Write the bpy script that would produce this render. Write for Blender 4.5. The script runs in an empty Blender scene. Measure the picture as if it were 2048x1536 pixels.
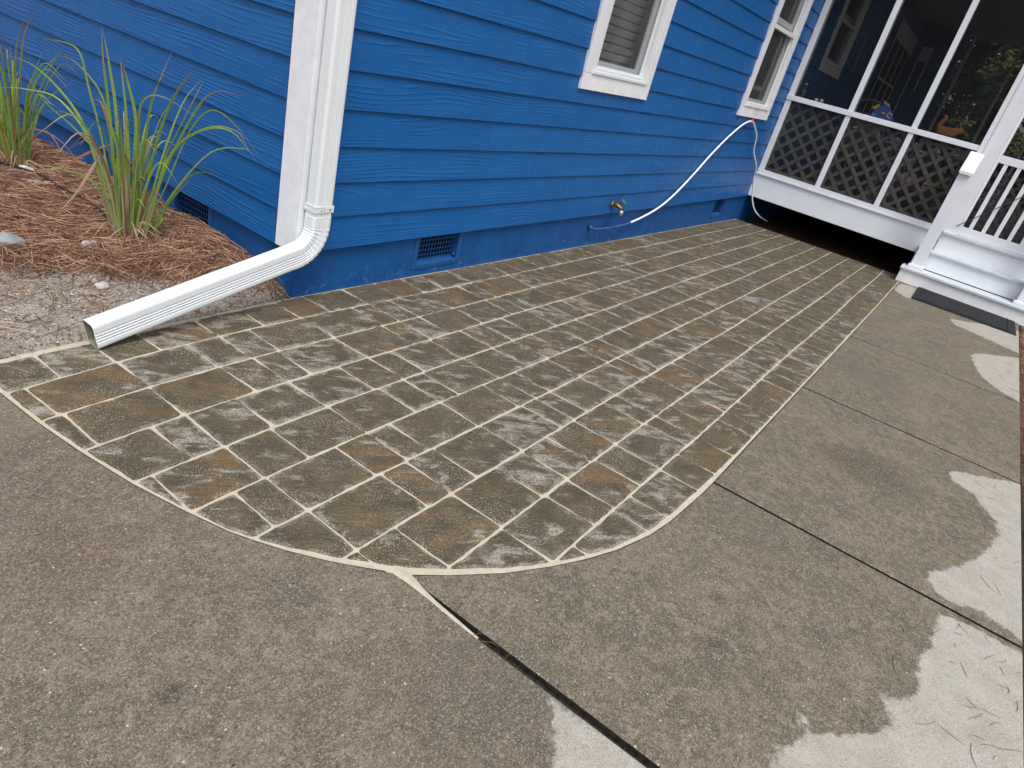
import bpy, bmesh, math, random
import numpy as np
from mathutils import Vector, Matrix, noise as mnoise
from mathutils.geometry import delaunay_2d_cdt

random.seed(11)
nrng = np.random.default_rng(5)
S = bpy.context.scene
COL = S.collection

# ------------------------------------------------------------------ camera
CAM = Vector((-2.28450, -2.64780, 1.5))
RIGHT = Vector((0.5632886, -0.79121326, 0.23809144))
DOWN = Vector((-0.25520301, -0.44066701, -0.86063001))
FWD = Vector((0.78586091, 0.42402142, -0.45014271))
cd = bpy.data.cameras.new('camera')
cam = bpy.data.objects.new('camera', cd)
COL.objects.link(cam)
R = Matrix((RIGHT, -DOWN, -FWD)).transposed().to_4x4()
cam.matrix_world = Matrix.Translation(CAM) @ R
cd.lens = 23.882
cd.sensor_width = 36
cd.clip_start = 0.05
cd.clip_end = 400
S.camera = cam

# ------------------------------------------------------------------ sky, sun, exposure (bright overcast)
SUN_EL, SUN_AZ = 62.0, 222.0            # degrees; azimuth clockwise from +Y, the side the light comes from
W = bpy.data.worlds.new('World')
S.world = W
W.use_nodes = True
wn = W.node_tree.nodes
wl = W.node_tree.links
bg = wn['Background']
sky = wn.new('ShaderNodeTexSky')
sky.sky_type = 'NISHITA'
sky.sun_disc = False
sky.sun_elevation = math.radians(SUN_EL)
sky.sun_rotation = math.radians(SUN_AZ)
sky.dust_density = 3.0
hs = wn.new('ShaderNodeHueSaturation')
hs.inputs['Saturation'].default_value = 0.30
wl.new(sky.outputs[0], hs.inputs['Color'])
wl.new(hs.outputs[0], bg.inputs['Color'])
bg.inputs['Strength'].default_value = 0.15
sd = bpy.data.lights.new('sun', 'SUN')
sd.energy = 1.4
sd.angle = math.radians(26)
sd.color = (1.0, 0.975, 0.94)
so = bpy.data.objects.new('sun', sd)
COL.objects.link(so)
el, az = math.radians(SUN_EL), math.radians(SUN_AZ)
to_sun = Vector((math.sin(az) * math.cos(el), math.cos(az) * math.cos(el), math.sin(el)))
so.rotation_euler = to_sun.to_track_quat('Z', 'Y').to_euler()
so.location = (0, 0, 12)
S.view_settings.view_transform = 'Standard'
S.view_settings.look = 'None'
S.view_settings.exposure = 0.60
S.view_settings.gamma = 1.0
S.view_settings.use_curve_mapping = False
S.render.engine = 'CYCLES'

GA, GB = -0.01116, -0.012


def gz(x, y):
    return GA * x + GB * y


# ------------------------------------------------------------------ node helper
class NT:
    def __init__(s, name):
        m = bpy.data.materials.new(name)
        m.use_nodes = True
        s.m = m
        s.n = m.node_tree.nodes
        s.l = m.node_tree.links
        s.b = s.n['Principled BSDF']
        s.out = s.n['Material Output']
        s._co = None

    def put(s, sock, v):
        if hasattr(v, 'is_output') or isinstance(v, bpy.types.NodeSocket):
            s.l.new(v, sock)
        elif v is not None:
            if isinstance(v, (tuple, list)) and len(v) == 3 and len(sock.default_value) == 4:
                v = (*v, 1)
            sock.default_value = v

    def co(s):
        if s._co is None:
            s._co = s.n.new('ShaderNodeTexCoord').outputs['Object']
        return s._co

    def rnd(s):
        return s.n.new('ShaderNodeObjectInfo').outputs['Random']

    def attr(s, name):
        a = s.n.new('ShaderNodeAttribute')
        a.attribute_name = name
        return a.outputs['Fac']

    def math(s, op, a, b=None, c=None, clamp=False):
        n = s.n.new('ShaderNodeMath')
        n.operation = op
        n.use_clamp = clamp
        s.put(n.inputs[0], a)
        s.put(n.inputs[1], b)
        s.put(n.inputs[2], c)
        return n.outputs[0]

    def vm(s, op, a, b=None):
        n = s.n.new('ShaderNodeVectorMath')
        n.operation = op
        s.put(n.inputs[0], a)
        if op == 'SCALE':
            s.put(n.inputs['Scale'], b)
        elif b is not None:
            s.put(n.inputs[1], b)
        return n.outputs['Value'] if op in ('LENGTH', 'DISTANCE', 'DOT_PRODUCT') else n.outputs['Vector']

    def mapping(s, v, scale=(1, 1, 1), rot=(0, 0, 0), loc=(0, 0, 0)):
        n = s.n.new('ShaderNodeMapping')
        s.put(n.inputs['Vector'], v)
        s.put(n.inputs['Scale'], scale)
        s.put(n.inputs['Rotation'], rot)
        s.put(n.inputs['Location'], loc)
        return n.outputs[0]

    def noise(s, v, scale, detail=3, rough=0.55, dist=0.0):
        n = s.n.new('ShaderNodeTexNoise')
        s.put(n.inputs['Vector'], v)
        s.put(n.inputs['Scale'], scale)
        s.put(n.inputs['Detail'], detail)
        s.put(n.inputs['Roughness'], rough)
        s.put(n.inputs['Distortion'], dist)
        return n.outputs['Fac']

    def voro(s, v, scale, out='Distance'):
        n = s.n.new('ShaderNodeTexVoronoi')
        s.put(n.inputs['Vector'], v)
        s.put(n.inputs['Scale'], scale)
        return n.outputs[out]

    def ramp(s, f, lo, hi, a=0.0, b=1.0):
        n = s.n.new('ShaderNodeMapRange')
        n.interpolation_type = 'SMOOTHSTEP'
        s.put(n.inputs['Value'], f)
        s.put(n.inputs['From Min'], lo)
        s.put(n.inputs['From Max'], hi)
        s.put(n.inputs['To Min'], a)
        s.put(n.inputs['To Max'], b)
        return n.outputs[0]

    def mix(s, f, a, b, blend='MIX'):
        n = s.n.new('ShaderNodeMix')
        n.data_type = 'RGBA'
        n.blend_type = blend
        s.put(n.inputs['Factor'], f)
        s.put(n.inputs[6], a)
        s.put(n.inputs[7], b)
        return n.outputs[2]

    def bump(s, h, strength=0.5, dist=0.002, normal=None):
        n = s.n.new('ShaderNodeBump')
        s.put(n.inputs['Height'], h)
        s.put(n.inputs['Strength'], strength)
        s.put(n.inputs['Distance'], dist)
        if normal is not None:
            s.put(n.inputs['Normal'], normal)
        return n.outputs[0]

    def speck(s, v, scale, size, share, seed=0.0):
        """Sparse round specks: 1 inside, 0 outside."""
        n = s.n.new('ShaderNodeTexVoronoi')
        s.put(n.inputs['Vector'], s.vm('ADD', v, (seed, seed * 1.7, seed * .3)))
        s.put(n.inputs['Scale'], scale)
        d = s.ramp(n.outputs['Distance'], size, size * 0.6)
        pick = s.n.new('ShaderNodeSeparateColor')
        s.put(pick.inputs[0], n.outputs['Color'])
        k = s.math('LESS_THAN', pick.outputs[0], share)
        return s.math('MULTIPLY', d, k)

    def fin(s, color=None, rough=0.6, normal=None, spec=None, metal=None):
        s.put(s.b.inputs['Base Color'], color)
        s.put(s.b.inputs['Roughness'], rough)
        if normal is not None:
            s.put(s.b.inputs['Normal'], normal)
        if spec is not None:
            s.put(s.b.inputs['Specular IOR Level'], spec)
        if metal is not None:
            s.put(s.b.inputs['Metallic'], metal)
        return s.m


MAT = {}


def plain(name, col, rough=0.5, spec=0.4, var=0.06, scale=9, bump=0.15, metal=0.0):
    t = NT(name)
    n = t.noise(t.co(), scale, 4, 0.6)
    f = t.ramp(n, 0.3, 0.7)
    c = t.mix(f, tuple(c * (1 - var) for c in col), tuple(min(1, c * (1 + var)) for c in col))
    h = t.noise(t.co(), scale * 30, 3)
    MAT[name] = t.fin(c, rough, t.bump(h, bump, 0.001), spec, metal)
    return MAT[name]


def grain_height(t, sx=0.9, sz=5.0, lines=270.0, warp=7.0):
    """Embossed cedar grain along local x: contour lines of a stretched noise."""
    co = t.co()
    r = t.rnd()
    off = t.n.new('ShaderNodeCombineXYZ')
    t.put(off.inputs[0], t.math('MULTIPLY', r, 37.0))
    t.put(off.inputs[1], t.math('MULTIPLY', r, 91.0))
    v = t.vm('ADD', t.mapping(co, (sx, 0.0, sz)), off.outputs[0])
    n1 = t.noise(v, 1.0, 1.5, 0.45)
    sep = t.n.new('ShaderNodeSeparateXYZ')
    t.put(sep.inputs[0], co)
    ph = t.math('ADD', t.math('MULTIPLY', sep.outputs[2], lines), t.math('MULTIPLY', n1, warp * 6.28))
    fine = t.noise(t.vm('ADD', t.mapping(co, (3.0, 0, 170.0)), off.outputs[0]), 1.0, 3)
    ph = t.math('ADD', ph, t.math('MULTIPLY', fine, 1.4))
    w = t.math('SINE', ph)
    w = t.math('POWER', t.math('ADD', t.math('MULTIPLY', w, .5), .5), 5.0)
    brk = t.ramp(t.noise(t.vm('ADD', t.mapping(co, (9.0, 0, 30.0)), off.outputs[0]), 1.0, 3), 0.38, 0.56, 0.25, 1.0)
    patch = t.ramp(t.noise(t.vm('ADD', t.mapping(co, (1.1, 0, 7.0)), off.outputs[0]), 1.6, 2), 0.44, 0.58, 0.10, 1.0)
    h = t.math('ADD', t.math('MULTIPLY', t.math('MULTIPLY', w, patch), brk), t.math('MULTIPLY', fine, 0.55))
    return h


def m_siding():
    t = NT('blue_siding_paint')
    h = grain_height(t)
    co = t.co()
    n = t.ramp(t.noise(t.mapping(co, (1.0, 1, 4)), 2.2, 4), 0.3, 0.7)
    c = t.mix(n, (0.0050, 0.080, 0.262), (0.0075, 0.094, 0.296))
    c = t.mix(t.math('MULTIPLY', t.rnd(), 0.35), c, (0.010, 0.106, 0.305))
    sp = t.speck(co, 60, 0.17, 0.012)
    c = t.mix(t.math('MULTIPLY', sp, .45), c, (0.25, 0.36, 0.52))
    rough = t.ramp(t.noise(co, 14, 3), 0.3, 0.7, 0.36, 0.52)
    MAT['siding'] = t.fin(c, rough, t.bump(h, 0.72, 0.0030), 0.24)


def m_foundation():
    t = NT('blue_stucco_paint')
    co = t.co()
    h = t.math('ADD', t.noise(co, 40, 4, .6), t.math('MULTIPLY', t.noise(co, 7, 3), 1.6))
    c = t.mix(t.ramp(t.noise(co, 5, 4), .3, .7), (0.0065, 0.066, 0.212), (0.0095, 0.080, 0.248))
    sep = t.n.new('ShaderNodeSeparateXYZ')
    t.put(sep.inputs[0], co)
    low = t.ramp(sep.outputs[2], 0.26, -0.06)
    dust = t.math('MULTIPLY', t.ramp(t.noise(co, 16, 5, .7), 0.52, 0.75), t.math('MULTIPLY', low, .5))
    c = t.mix(dust, c, (0.16, 0.24, 0.36))
    sp = t.speck(co, 90, 0.3, 0.10)
    c = t.mix(t.math('MULTIPLY', sp, t.math('MULTIPLY', low, .5)), c, (0.32, 0.42, 0.55))
    MAT['foundation'] = t.fin(c, 0.5, t.bump(h, 0.35, 0.004), 0.16)


def m_white_wood():
    t = NT('white_wood_paint')
    co = t.co()
    g = t.noise(t.mapping(co, (90, 90, 5)), 1.0, 3)
    n = t.noise(t.mapping(co, (14, 14, 14)), 1.0, 4)
    blob = t.speck(co, 38, 0.16, 0.10)
    h = t.math('ADD', t.math('MULTIPLY', g, .6), t.math('ADD', t.math('MULTIPLY', n, .6), t.math('MULTIPLY', blob, .8)))
    c = t.mix(t.ramp(n, .35, .7), (0.66, 0.685, 0.73), (0.72, 0.745, 0.785))
    MAT['white_wood'] = t.fin(c, 0.42, t.bump(h, 0.25, 0.0025), 0.45)


def m_white_grain():
    t = NT('white_grain_board')
    h = grain_height(t, 3.0, 10.0, 150.0, 8.0)
    n = t.noise(t.co(), 12, 4)
    c = t.mix(t.ramp(n, .35, .7), (0.72, 0.72, 0.735), (0.77, 0.77, 0.78))
    MAT['white_grain'] = t.fin(c, 0.45, t.bump(h, 0.2, 0.0015), 0.45)


def m_paver():
    t = NT('tumbled_slate_paver')
    co = t.co()
    r = t.rnd()
    r2 = t.math('FRACT', t.math('MULTIPLY', r, 7.31))
    r3 = t.math('FRACT', t.math('MULTIPLY', r, 23.7))
    off = t.vm('SCALE', (13.1, 7.7, 3.3), t.math('MULTIPLY', r, 9.0))
    v = t.vm('ADD', co, off)
    vd = t.vm('ADD', t.mapping(co, (1, 1, 1), (0, 0, math.radians(40))), off)   # layers run slantwise over the stone
    st = t.mapping(vd, (1.0, 2.0, 1.0))
    base = t.mix(t.ramp(t.noise(v, 11, 5, .62), .30, .70), (0.052, 0.042, 0.025), (0.118, 0.094, 0.056))
    base = t.mix(t.math('MULTIPLY', r2, .45), base, (0.054, 0.045, 0.030))
    rust_n = t.noise(st, 5.5, 4, .6)
    rust_lo = t.math('SUBTRACT', 0.63, t.math('MULTIPLY', t.math('POWER', r3, 1.6), 0.22))
    rust = t.ramp(rust_n, t.math('SUBTRACT', rust_lo, .04), t.math('ADD', rust_lo, .18))
    base = t.mix(t.math('MULTIPLY', rust, .66), base, (0.172, 0.094, 0.034))
    rust2 = t.ramp(t.noise(t.vm('ADD', st, (4, 9, 2)), 9, 4, .6), .60, .74)
    base = t.mix(t.math('MULTIPLY', rust2, .4), base, (0.135, 0.086, 0.045))
    dark = t.ramp(t.noise(t.vm('ADD', st, (11, 3, 5)), 6.5, 5, .65), .54, .70)
    base = t.mix(t.math('MULTIPLY', dark, .65), base, (0.052, 0.049, 0.045))
    # fine grain
    fg = t.noise(v, 170, 3, .7)
    base = t.mix(t.ramp(fg, .3, .7), t.mix(.40, base, (0.03, 0.028, 0.022)), t.mix(.17, base, (0.26, 0.21, 0.15)))
    # chalky film of joint sand, in streaks along the layers
    hz_n = t.noise(t.vm('ADD', st, (2, 5, 8)), 7.5, 6, .68, .6)
    hz_lo = t.math('SUBTRACT', 0.60, t.math('MULTIPLY', r2, 0.13))
    haze = t.math('MULTIPLY', t.ramp(hz_n, hz_lo, t.math('ADD', hz_lo, .14)), t.ramp(t.noise(v, 90, 3, .7), .30, .62, .25, 1))
    rim = t.attr('rim')
    rim_n = t.noise(t.vm('ADD', v, (6, 2, 4)), 17, 5, .7)
    rimd = t.math('MULTIPLY', t.ramp(t.math('ADD', t.math('MULTIPLY', rim, .42), t.math('SUBTRACT', rim_n, .5)), t.math('ADD', .27, t.math('MULTIPLY', r3, .16)), t.math('ADD', .45, t.math('MULTIPLY', r3, .16))), t.ramp(fg, .36, .60, .3, 1))
    haze = t.math('MAXIMUM', haze, t.math('MULTIPLY', rimd, t.ramp(r, .1, .9, .25, .95)))
    base = t.mix(t.math('MULTIPLY', haze, .72), base, (0.37, 0.345, 0.30))
    # loose sand grains
    dens = t.ramp(t.noise(t.vm('ADD', v, (3, 1, 7)), 6, 4, .6), .38, .66, .10, .60)
    s1 = t.speck(co, 210, .36, .22)
    s2 = t.speck(co, 330, .40, .30, 5.0)
    gr = t.math('MULTIPLY', t.math('MAXIMUM', s1, s2), t.math('ADD', dens, t.math('MULTIPLY', haze, .5)), clamp=True)
    gr = t.math('MULTIPLY', gr, 1.6, clamp=True)
    base = t.mix(gr, base, (0.60, 0.55, 0.46))
    ridge = t.noise(t.mapping(vd, (1.0, 2.6, 1.0)), 16, 5, .62, .8)
    h = t.math('ADD', t.math('MULTIPLY', ridge, 1.6), t.math('ADD', t.math('MULTIPLY', fg, .28), t.math('MULTIPLY', gr, .15)))
    MAT['paver'] = t.fin(base, t.ramp(ridge, .3, .7, .62, .86), t.bump(h, .75, .008), 0.16)


def m_sand():
    t = NT('joint_sand')
    co = t.co()
    n = t.noise(co, 30, 4, .6)
    f = t.noise(co, 420, 2, .7)
    c = t.mix(t.ramp(n, .3, .7), (0.375, 0.325, 0.245), (0.455, 0.40, 0.31))
    c = t.mix(t.ramp(f, .35, .65, 0, .35), c, (0.66, 0.60, 0.50))
    dark = t.ramp(t.noise(co, 9, 5, .7), .60, .75, 0, .4)
    c = t.mix(dark, c, (0.20, 0.17, 0.12))
    c = t.mix(t.speck(co, 45, .12, .10), c, (0.06, 0.05, 0.04))
    MAT['sand'] = t.fin(c, .95, t.bump(t.math('ADD', n, t.math('MULTIPLY', f, .4)), .5, .004), .2)


def m_concrete():
    t = NT('broomed_concrete')
    co = t.co()
    a = t.noise(co, 2.3, 4, .6)
    b = t.noise(co, 13, 5, .68)
    c1 = t.noise(t.mapping(co, (1, 1, 1)), 55, 4, .7)
    # damp concrete
    def nn(o, sc, d=4, r=.66):
        return t.noise(t.vm('ADD', co, o), sc, d, r)
    damp = t.mix(t.ramp(a, .38, .62), (0.086, 0.073, 0.047), (0.136, 0.113, 0.077))
    damp = t.mix(t.ramp(b, .47, .62, 0, .60), damp, (0.215, 0.176, 0.124))
    damp = t.mix(t.ramp(nn((5, 2, 9), 6, 6, .72), .48, .62, 0, .75), damp, (0.055, 0.048, 0.033))
    damp = t.mix(t.ramp(nn((2, 9, 6), 1.7, 4, .6), .46, .60, 0, .45), damp, (0.072, 0.062, 0.042))
    damp = t.mix(t.ramp(nn((9, 4, 2), 4.2, 5, .7), .50, .62, 0, .60), damp, (0.195, 0.152, 0.108))
    damp = t.mix(t.ramp(nn((1, 7, 3), 30), .50, .60, 0, .62), damp, (0.245, 0.200, 0.145))
    damp = t.mix(t.ramp(nn((6, 1, 3), 42), .52, .62, 0, .62), damp, (0.045, 0.039, 0.028))
    # the drive to the left is a little pinker and more worn
    sep = t.n.new('ShaderNodeSeparateXYZ')
    t.put(sep.inputs[0], co)
    drive = t.ramp(sep.outputs[0], -1.04, -1.055)
    damp = t.mix(t.math('MULTIPLY', drive, t.ramp(t.noise(co, 3.1, 4, .65), .35, .7, .15, .6)), damp, (0.150, 0.113, 0.083))
    damp = t.mix(t.math('MULTIPLY', t.ramp(t.noise(co, 17, 5, .72), .52, .62, 0, .55), drive), damp, (0.27, 0.212, 0.162))
    rust = t.ramp(t.noise(t.vm('ADD', co, (8, 8, 1)), 7.5, 5, .7), .66, .78, 0, .35)
    damp = t.mix(rust, damp, (0.24, 0.145, 0.075))
    # stains with a place of their own
    for (px, py, rad, col, k) in ((1.32, -2.80, .26, (0.036, 0.024, 0.010), .95), (-1.697, -1.70, .035, (0.012, 0.012, 0.015), 1.0),
                                  (-1.65, -1.17, .16, (0.085, 0.045, 0.034), .7), (-0.52, -2.61, .03, (0.025, 0.022, 0.022), 1.0),
                                  (-0.31, -2.55, .035, (0.025, 0.022, 0.022), .9), (2.9, -2.62, .3, (0.06, 0.046, 0.033), .6),
                                  (-1.30, -1.62, .10, (0.05, 0.045, 0.034), .7), (-1.75, -0.75, .35, (0.075, 0.058, 0.046), .55),
                                  (-1.18, -2.22, .28, (0.055, 0.048, 0.037), .6), (0.25, -2.52, .22, (0.06, 0.052, 0.038), .5)):
        w = t.vm('ADD', co, t.vm('SCALE', (1, 1, 0), t.math('MULTIPLY', t.math('SUBTRACT', b, .5), rad * 1.8)))
        dx = t.math('SUBTRACT', t.n.new('ShaderNodeSeparateXYZ').outputs[0], px)
        sx = t.n.new('ShaderNodeSeparateXYZ')
        t.put(sx.inputs[0], w)
        dx = t.math('SUBTRACT', sx.outputs[0], px)
        dy = t.math('SUBTRACT', sx.outputs[1], py)
        d = t.math('SQRT', t.math('ADD', t.math('MULTIPLY', dx, dx), t.math('MULTIPLY', dy, dy)))
        f = t.math('MULTIPLY', t.ramp(d, rad * 1.25, rad * .45), t.ramp(c1, .3, .62, .35, 1))
        damp = t.mix(t.math('MULTIPLY', f, k), damp, col)
    # dry concrete
    dry = t.mix(t.ramp(b, .3, .7), (0.365, 0.348, 0.305), (0.465, 0.445, 0.40))
    dry = t.mix(t.ramp(c1, .58, .72, 0, .35), dry, (0.24, 0.225, 0.20))
    edge = t.math('ADD', t.attr('dry'), t.math('MULTIPLY', t.math('SUBTRACT', t.noise(co, 24, 4, .6), .5), .07))
    isdry = t.ramp(edge, -.006, .014)
    col = t.mix(isdry, damp, dry)
    # exposed fine aggregate
    f = t.noise(co, 300, 3, .75)
    f2 = t.noise(t.vm('ADD', co, (3, 3, 3)), 130, 3, .75)
    col = t.mix(t.ramp(f, .36, .64), t.mix(.38, col, (0.035, 0.03, 0.024)), t.mix(.24, col, (0.50, 0.44, 0.35)))
    col = t.mix(t.math('MULTIPLY', t.ramp(f2, .50, .66), t.math('SUBTRACT', .50, t.math('MULTIPLY', isdry, .35))), col, (0.045, 0.04, 0.03))
    col = t.mix(t.math('MULTIPLY', t.ramp(f2, .46, .32), .40), col, (0.46, 0.40, 0.32))
    sp = t.speck(co, 170, .34, .20)
    col = t.mix(t.math('MULTIPLY', sp, t.math('SUBTRACT', .72, t.math('MULTIPLY', isdry, .5))), col, (0.46, 0.41, 0.33))
    sp3 = t.speck(co, 60, .20, .06, 3.0)
    col = t.mix(t.math('MULTIPLY', sp3, .8), col, (0.56, 0.52, 0.45))
    dk = t.speck(co, 120, .30, .10, 2.0)
    col = t.mix(t.math('MULTIPLY', dk, .6), col, (0.03, 0.028, 0.025))
    h = t.math('ADD', t.math('MULTIPLY', f, .5), t.math('ADD', t.math('MULTIPLY', c1, .9), t.math('MULTIPLY', sp, .3)))
    MAT['concrete'] = t.fin(col, t.math('ADD', .62, t.math('MULTIPLY', isdry, .25)), t.bump(h, .8, .005), .12)


def m_soil():
    t = NT('sandy_soil')
    co = t.co()
    a = t.noise(co, 6, 5, .65)
    b = t.noise(co, 42, 4, .7)
    c = t.mix(t.ramp(a, .3, .7), (0.215, 0.180, 0.148), (0.345, 0.305, 0.262))
    c = t.mix(t.ramp(b, .49, .62, 0, .85), c, (0.085, 0.055, 0.038))
    c = t.mix(t.ramp(t.noise(co, 110, 3, .7), .55, .7, 0, .6), c, (0.58, 0.52, 0.47))
    c = t.mix(t.speck(co, 70, .3, .2), c, (0.09, 0.05, 0.035))
    c = t.mix(t.math('MULTIPLY', t.attr('straw'), .88), c, (0.085, 0.046, 0.030))
    MAT['soil'] = t.fin(c, .95, t.bump(t.math('ADD', b, t.noise(co, 120, 3)), .8, .012), .15)


def m_straw():
    t = NT('pine_straw')
    r = t.attr('tint')
    c = t.mix(t.ramp(r, 0, .55), (0.060, 0.026, 0.016), (0.205, 0.092, 0.050))
    c = t.mix(t.ramp(r, .52, .95), c, (0.50, 0.31, 0.19))
    MAT['straw'] = t.fin(c, .6, None, .35)


def m_leaf():
    t = NT('grass_leaf')
    k = t.attr('along')
    r = t.rnd()
    r2 = t.math('FRACT', t.math('MULTIPLY', r, 17.3))
    g = t.mix(r, (0.165, 0.285, 0.040), (0.290, 0.400, 0.075))
    g = t.mix(t.ramp(r2, .70, .80), g, (0.150, 0.235, 0.120))
    base = t.mix(t.ramp(k, 0.0, .22), (0.30, 0.27, 0.14), g)
    tip = t.mix(t.ramp(r2, .35, .6), (0.21, 0.11, 0.095), (0.33, 0.25, 0.09))
    st = t.math('ADD', .42, t.math('MULTIPLY', r, .4))
    base = t.mix(t.ramp(k, st, t.math('ADD', st, .38)), base, tip)
    dead = t.ramp(t.attr('dead'), .4, .6)
    base = t.mix(dead, base, t.mix(t.ramp(r, .3, .6), (0.45, 0.33, 0.21), (0.30, 0.13, 0.07)))
    n = t.noise(t.co(), 60, 3)
    base = t.mix(t.ramp(n, .35, .7, 0, .25), base, (0.09, 0.13, 0.03))
    t.put(t.b.inputs['Subsurface Weight'], 0.0)
    t.fin(base, .45, None, .4)
    tr = t.n.new('ShaderNodeBsdfTranslucent')
    t.put(tr.inputs['Color'], base)
    ms = t.n.new('ShaderNodeMixShader')
    ms.inputs[0].default_value = .3
    t.l.new(t.b.outputs[0], ms.inputs[1])
    t.l.new(tr.outputs[0], ms.inputs[2])
    t.l.new(ms.outputs[0], t.out.inputs[0])
    MAT['leaf'] = t.m


def m_foliage(name, c0, c1):
    t = NT(name)
    n = t.noise(t.co(), 3.0, 4, .65)
    c = t.mix(t.ramp(n, .35, .68), c0, c1)
    MAT[name] = t.fin(c, .6, None, .3)


def m_screen():
    t = NT('insect_screen')
    tr = t.n.new('ShaderNodeBsdfTransparent')
    df = t.n.new('ShaderNodeBsdfDiffuse')
    n = t.noise(t.co(), 1.6, 3)
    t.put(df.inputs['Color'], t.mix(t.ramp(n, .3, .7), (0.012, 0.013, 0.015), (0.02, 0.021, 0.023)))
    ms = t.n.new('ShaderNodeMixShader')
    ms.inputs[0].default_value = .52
    t.l.new(tr.outputs[0], ms.inputs[1])
    t.l.new(df.outputs[0], ms.inputs[2])
    t.l.new(ms.outputs[0], t.out.inputs[0])
    MAT['screen'] = t.m


def m_window_screen():
    t = NT('grey_window_screen')
    tr = t.n.new('ShaderNodeBsdfTransparent')
    df = t.n.new('ShaderNodeBsdfDiffuse')
    n = t.noise(t.co(), 3, 3)
    t.put(df.inputs['Color'], t.mix(t.ramp(n, .3, .7), (0.10, 0.104, 0.108), (0.12, 0.124, 0.128)))
    ms = t.n.new('ShaderNodeMixShader')
    ms.inputs[0].default_value = .33
    t.l.new(tr.outputs[0], ms.inputs[1])
    t.l.new(df.outputs[0], ms.inputs[2])
    t.l.new(ms.outputs[0], t.out.inputs[0])
    MAT['window_screen'] = t.m


def m_glass():
    t = NT('window_glass')
    tr = t.n.new('ShaderNodeBsdfTransparent')
    t.put(tr.inputs['Color'], (.88, .92, .90))
    gl = t.n.new('ShaderNodeBsdfGlossy')
    gl.inputs['Roughness'].default_value = .02
    fr = t.n.new('ShaderNodeFresnel')
    fr.inputs[0].default_value = 1.5
    n = t.noise(t.co(), 2.0, 2)
    t.put(gl.inputs['Normal'], t.bump(n, .05, .01))
    ms = t.n.new('ShaderNodeMixShader')
    t.l.new(fr.outputs[0], ms.inputs[0])
    t.l.new(tr.outputs[0], ms.inputs[1])
    t.l.new(gl.outputs[0], ms.inputs[2])
    t.l.new(ms.outputs[0], t.out.inputs[0])
    MAT['glass'] = t.m


def m_lattice():
    t = NT('weathered_lattice_wood')
    co = t.co()
    g = t.noise(t.mapping(co, (20, 20, 20)), 1.0, 5, .7)
    f = t.noise(co, 140, 3)
    c = t.mix(t.ramp(g, .3, .7), (0.17, 0.16, 0.145), (0.33, 0.315, 0.295))
    c = t.mix(t.math('MULTIPLY', t.rnd(), .4), c, (0.15, 0.125, 0.10))
    c = t.mix(t.speck(co, 12, .18, .3), c, (0.05, 0.035, 0.025))
    MAT['lattice'] = t.fin(c, .85, t.bump(f, .4, .002), .2)


def m_mat():
    t = NT('ribbed_rubber_mat')
    co = t.co()
    v = t.voro(co, 42)
    n = t.noise(co, 110, 3)
    c = t.mix(t.ramp(v, .2, .6), (0.030, 0.031, 0.037), (0.007, 0.007, 0.009))
    MAT['rubber'] = t.fin(c, .75, t.bump(t.math('ADD', v, n), .8, .006), .3)


m_siding(); m_foundation(); m_white_wood(); m_white_grain(); m_paver(); m_sand(); m_concrete(); m_soil()
m_straw(); m_leaf(); m_screen(); m_window_screen(); m_glass(); m_lattice(); m_mat()
m_foliage('dark_foliage', (0.010, 0.024, 0.010), (0.045, 0.085, 0.030))
m_foliage('lit_look_foliage', (0.060, 0.085, 0.018), (0.20, 0.24, 0.05))  # yellowish lit look of the far foliage painted into its colour
plain('white_vinyl', (0.66, 0.685, 0.70), .35, .5, .02, 4, .05)
plain('white_trim', (0.675, 0.69, 0.73), .4, .45, .025, 5, .12)
plain('cool_white_board', (0.70, 0.725, 0.765), .42, .45, .03, 4, .15)
plain('grey_tread', (0.52, 0.56, 0.595), .5, .4, .05, 8, .2)
plain('blue_metal', (0.008, 0.070, 0.225), .45, .45, .08, 20, .15)
plain('dark_navy', (0.003, 0.008, 0.022), .8, .05)
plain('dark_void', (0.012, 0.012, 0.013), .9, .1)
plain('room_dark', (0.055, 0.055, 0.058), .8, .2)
plain('blind_vinyl', (0.66, 0.68, 0.655), .5, .35, .10, 7, .05)
plain('roof_shingle', (0.10, 0.10, 0.105), .9, .2, .3, 20, .6)
plain('soffit_white', (0.62, 0.62, 0.62), .6, .3)
plain('porch_ceiling', (0.20, 0.195, 0.185), .7, .2)
plain('porch_floor', (0.16, 0.16, 0.165), .6, .3, .15, 6)
plain('brass', (0.30, 0.17, 0.07), .38, .5, .2, 60, .2, .85)
plain('green_metal', (0.045, 0.12, 0.075), .45, .5, .2, 50)
plain('chrome', (0.55, 0.55, 0.55), .25, .5, .05, 20, .05, .9)
plain('steel_dark', (0.05, 0.05, 0.055), .4, .5)
plain('white_tube', (0.80, 0.83, 0.85), .38, .45, .03, 8, .03)
plain('blue_tube', (0.040, 0.105, 0.265), .45, .4, .25, 30, .1)
plain('pink_cord', (0.80, 0.13, 0.20), .6, .3)
plain('mouth_grime', (0.20, 0.205, 0.13), .8, .2, .35, 25, .2)
plain('black_tube', (0.016, 0.016, 0.017), .45, .4)
plain('pale_stone', (0.42, 0.38, 0.34), .85, .25, .25, 22, .6)
plain('grey_stone', (0.23, 0.25, 0.25), .8, .3, .2, 18, .5)
plain('bark_chip', (0.085, 0.045, 0.028), .85, .2, .35, 40, .5)
plain('leaf_bit', (0.030, 0.026, 0.024), .8, .2)
plain('quartz_bit', (0.62, 0.59, 0.54), .6, .3)
plain('joint_dirt', (0.030, 0.027, 0.022), .95, .1, .5, 60, .6)
plain('bare_ground', (0.17, 0.095, 0.062), .95, .15, .45, 30, .8)
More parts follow.
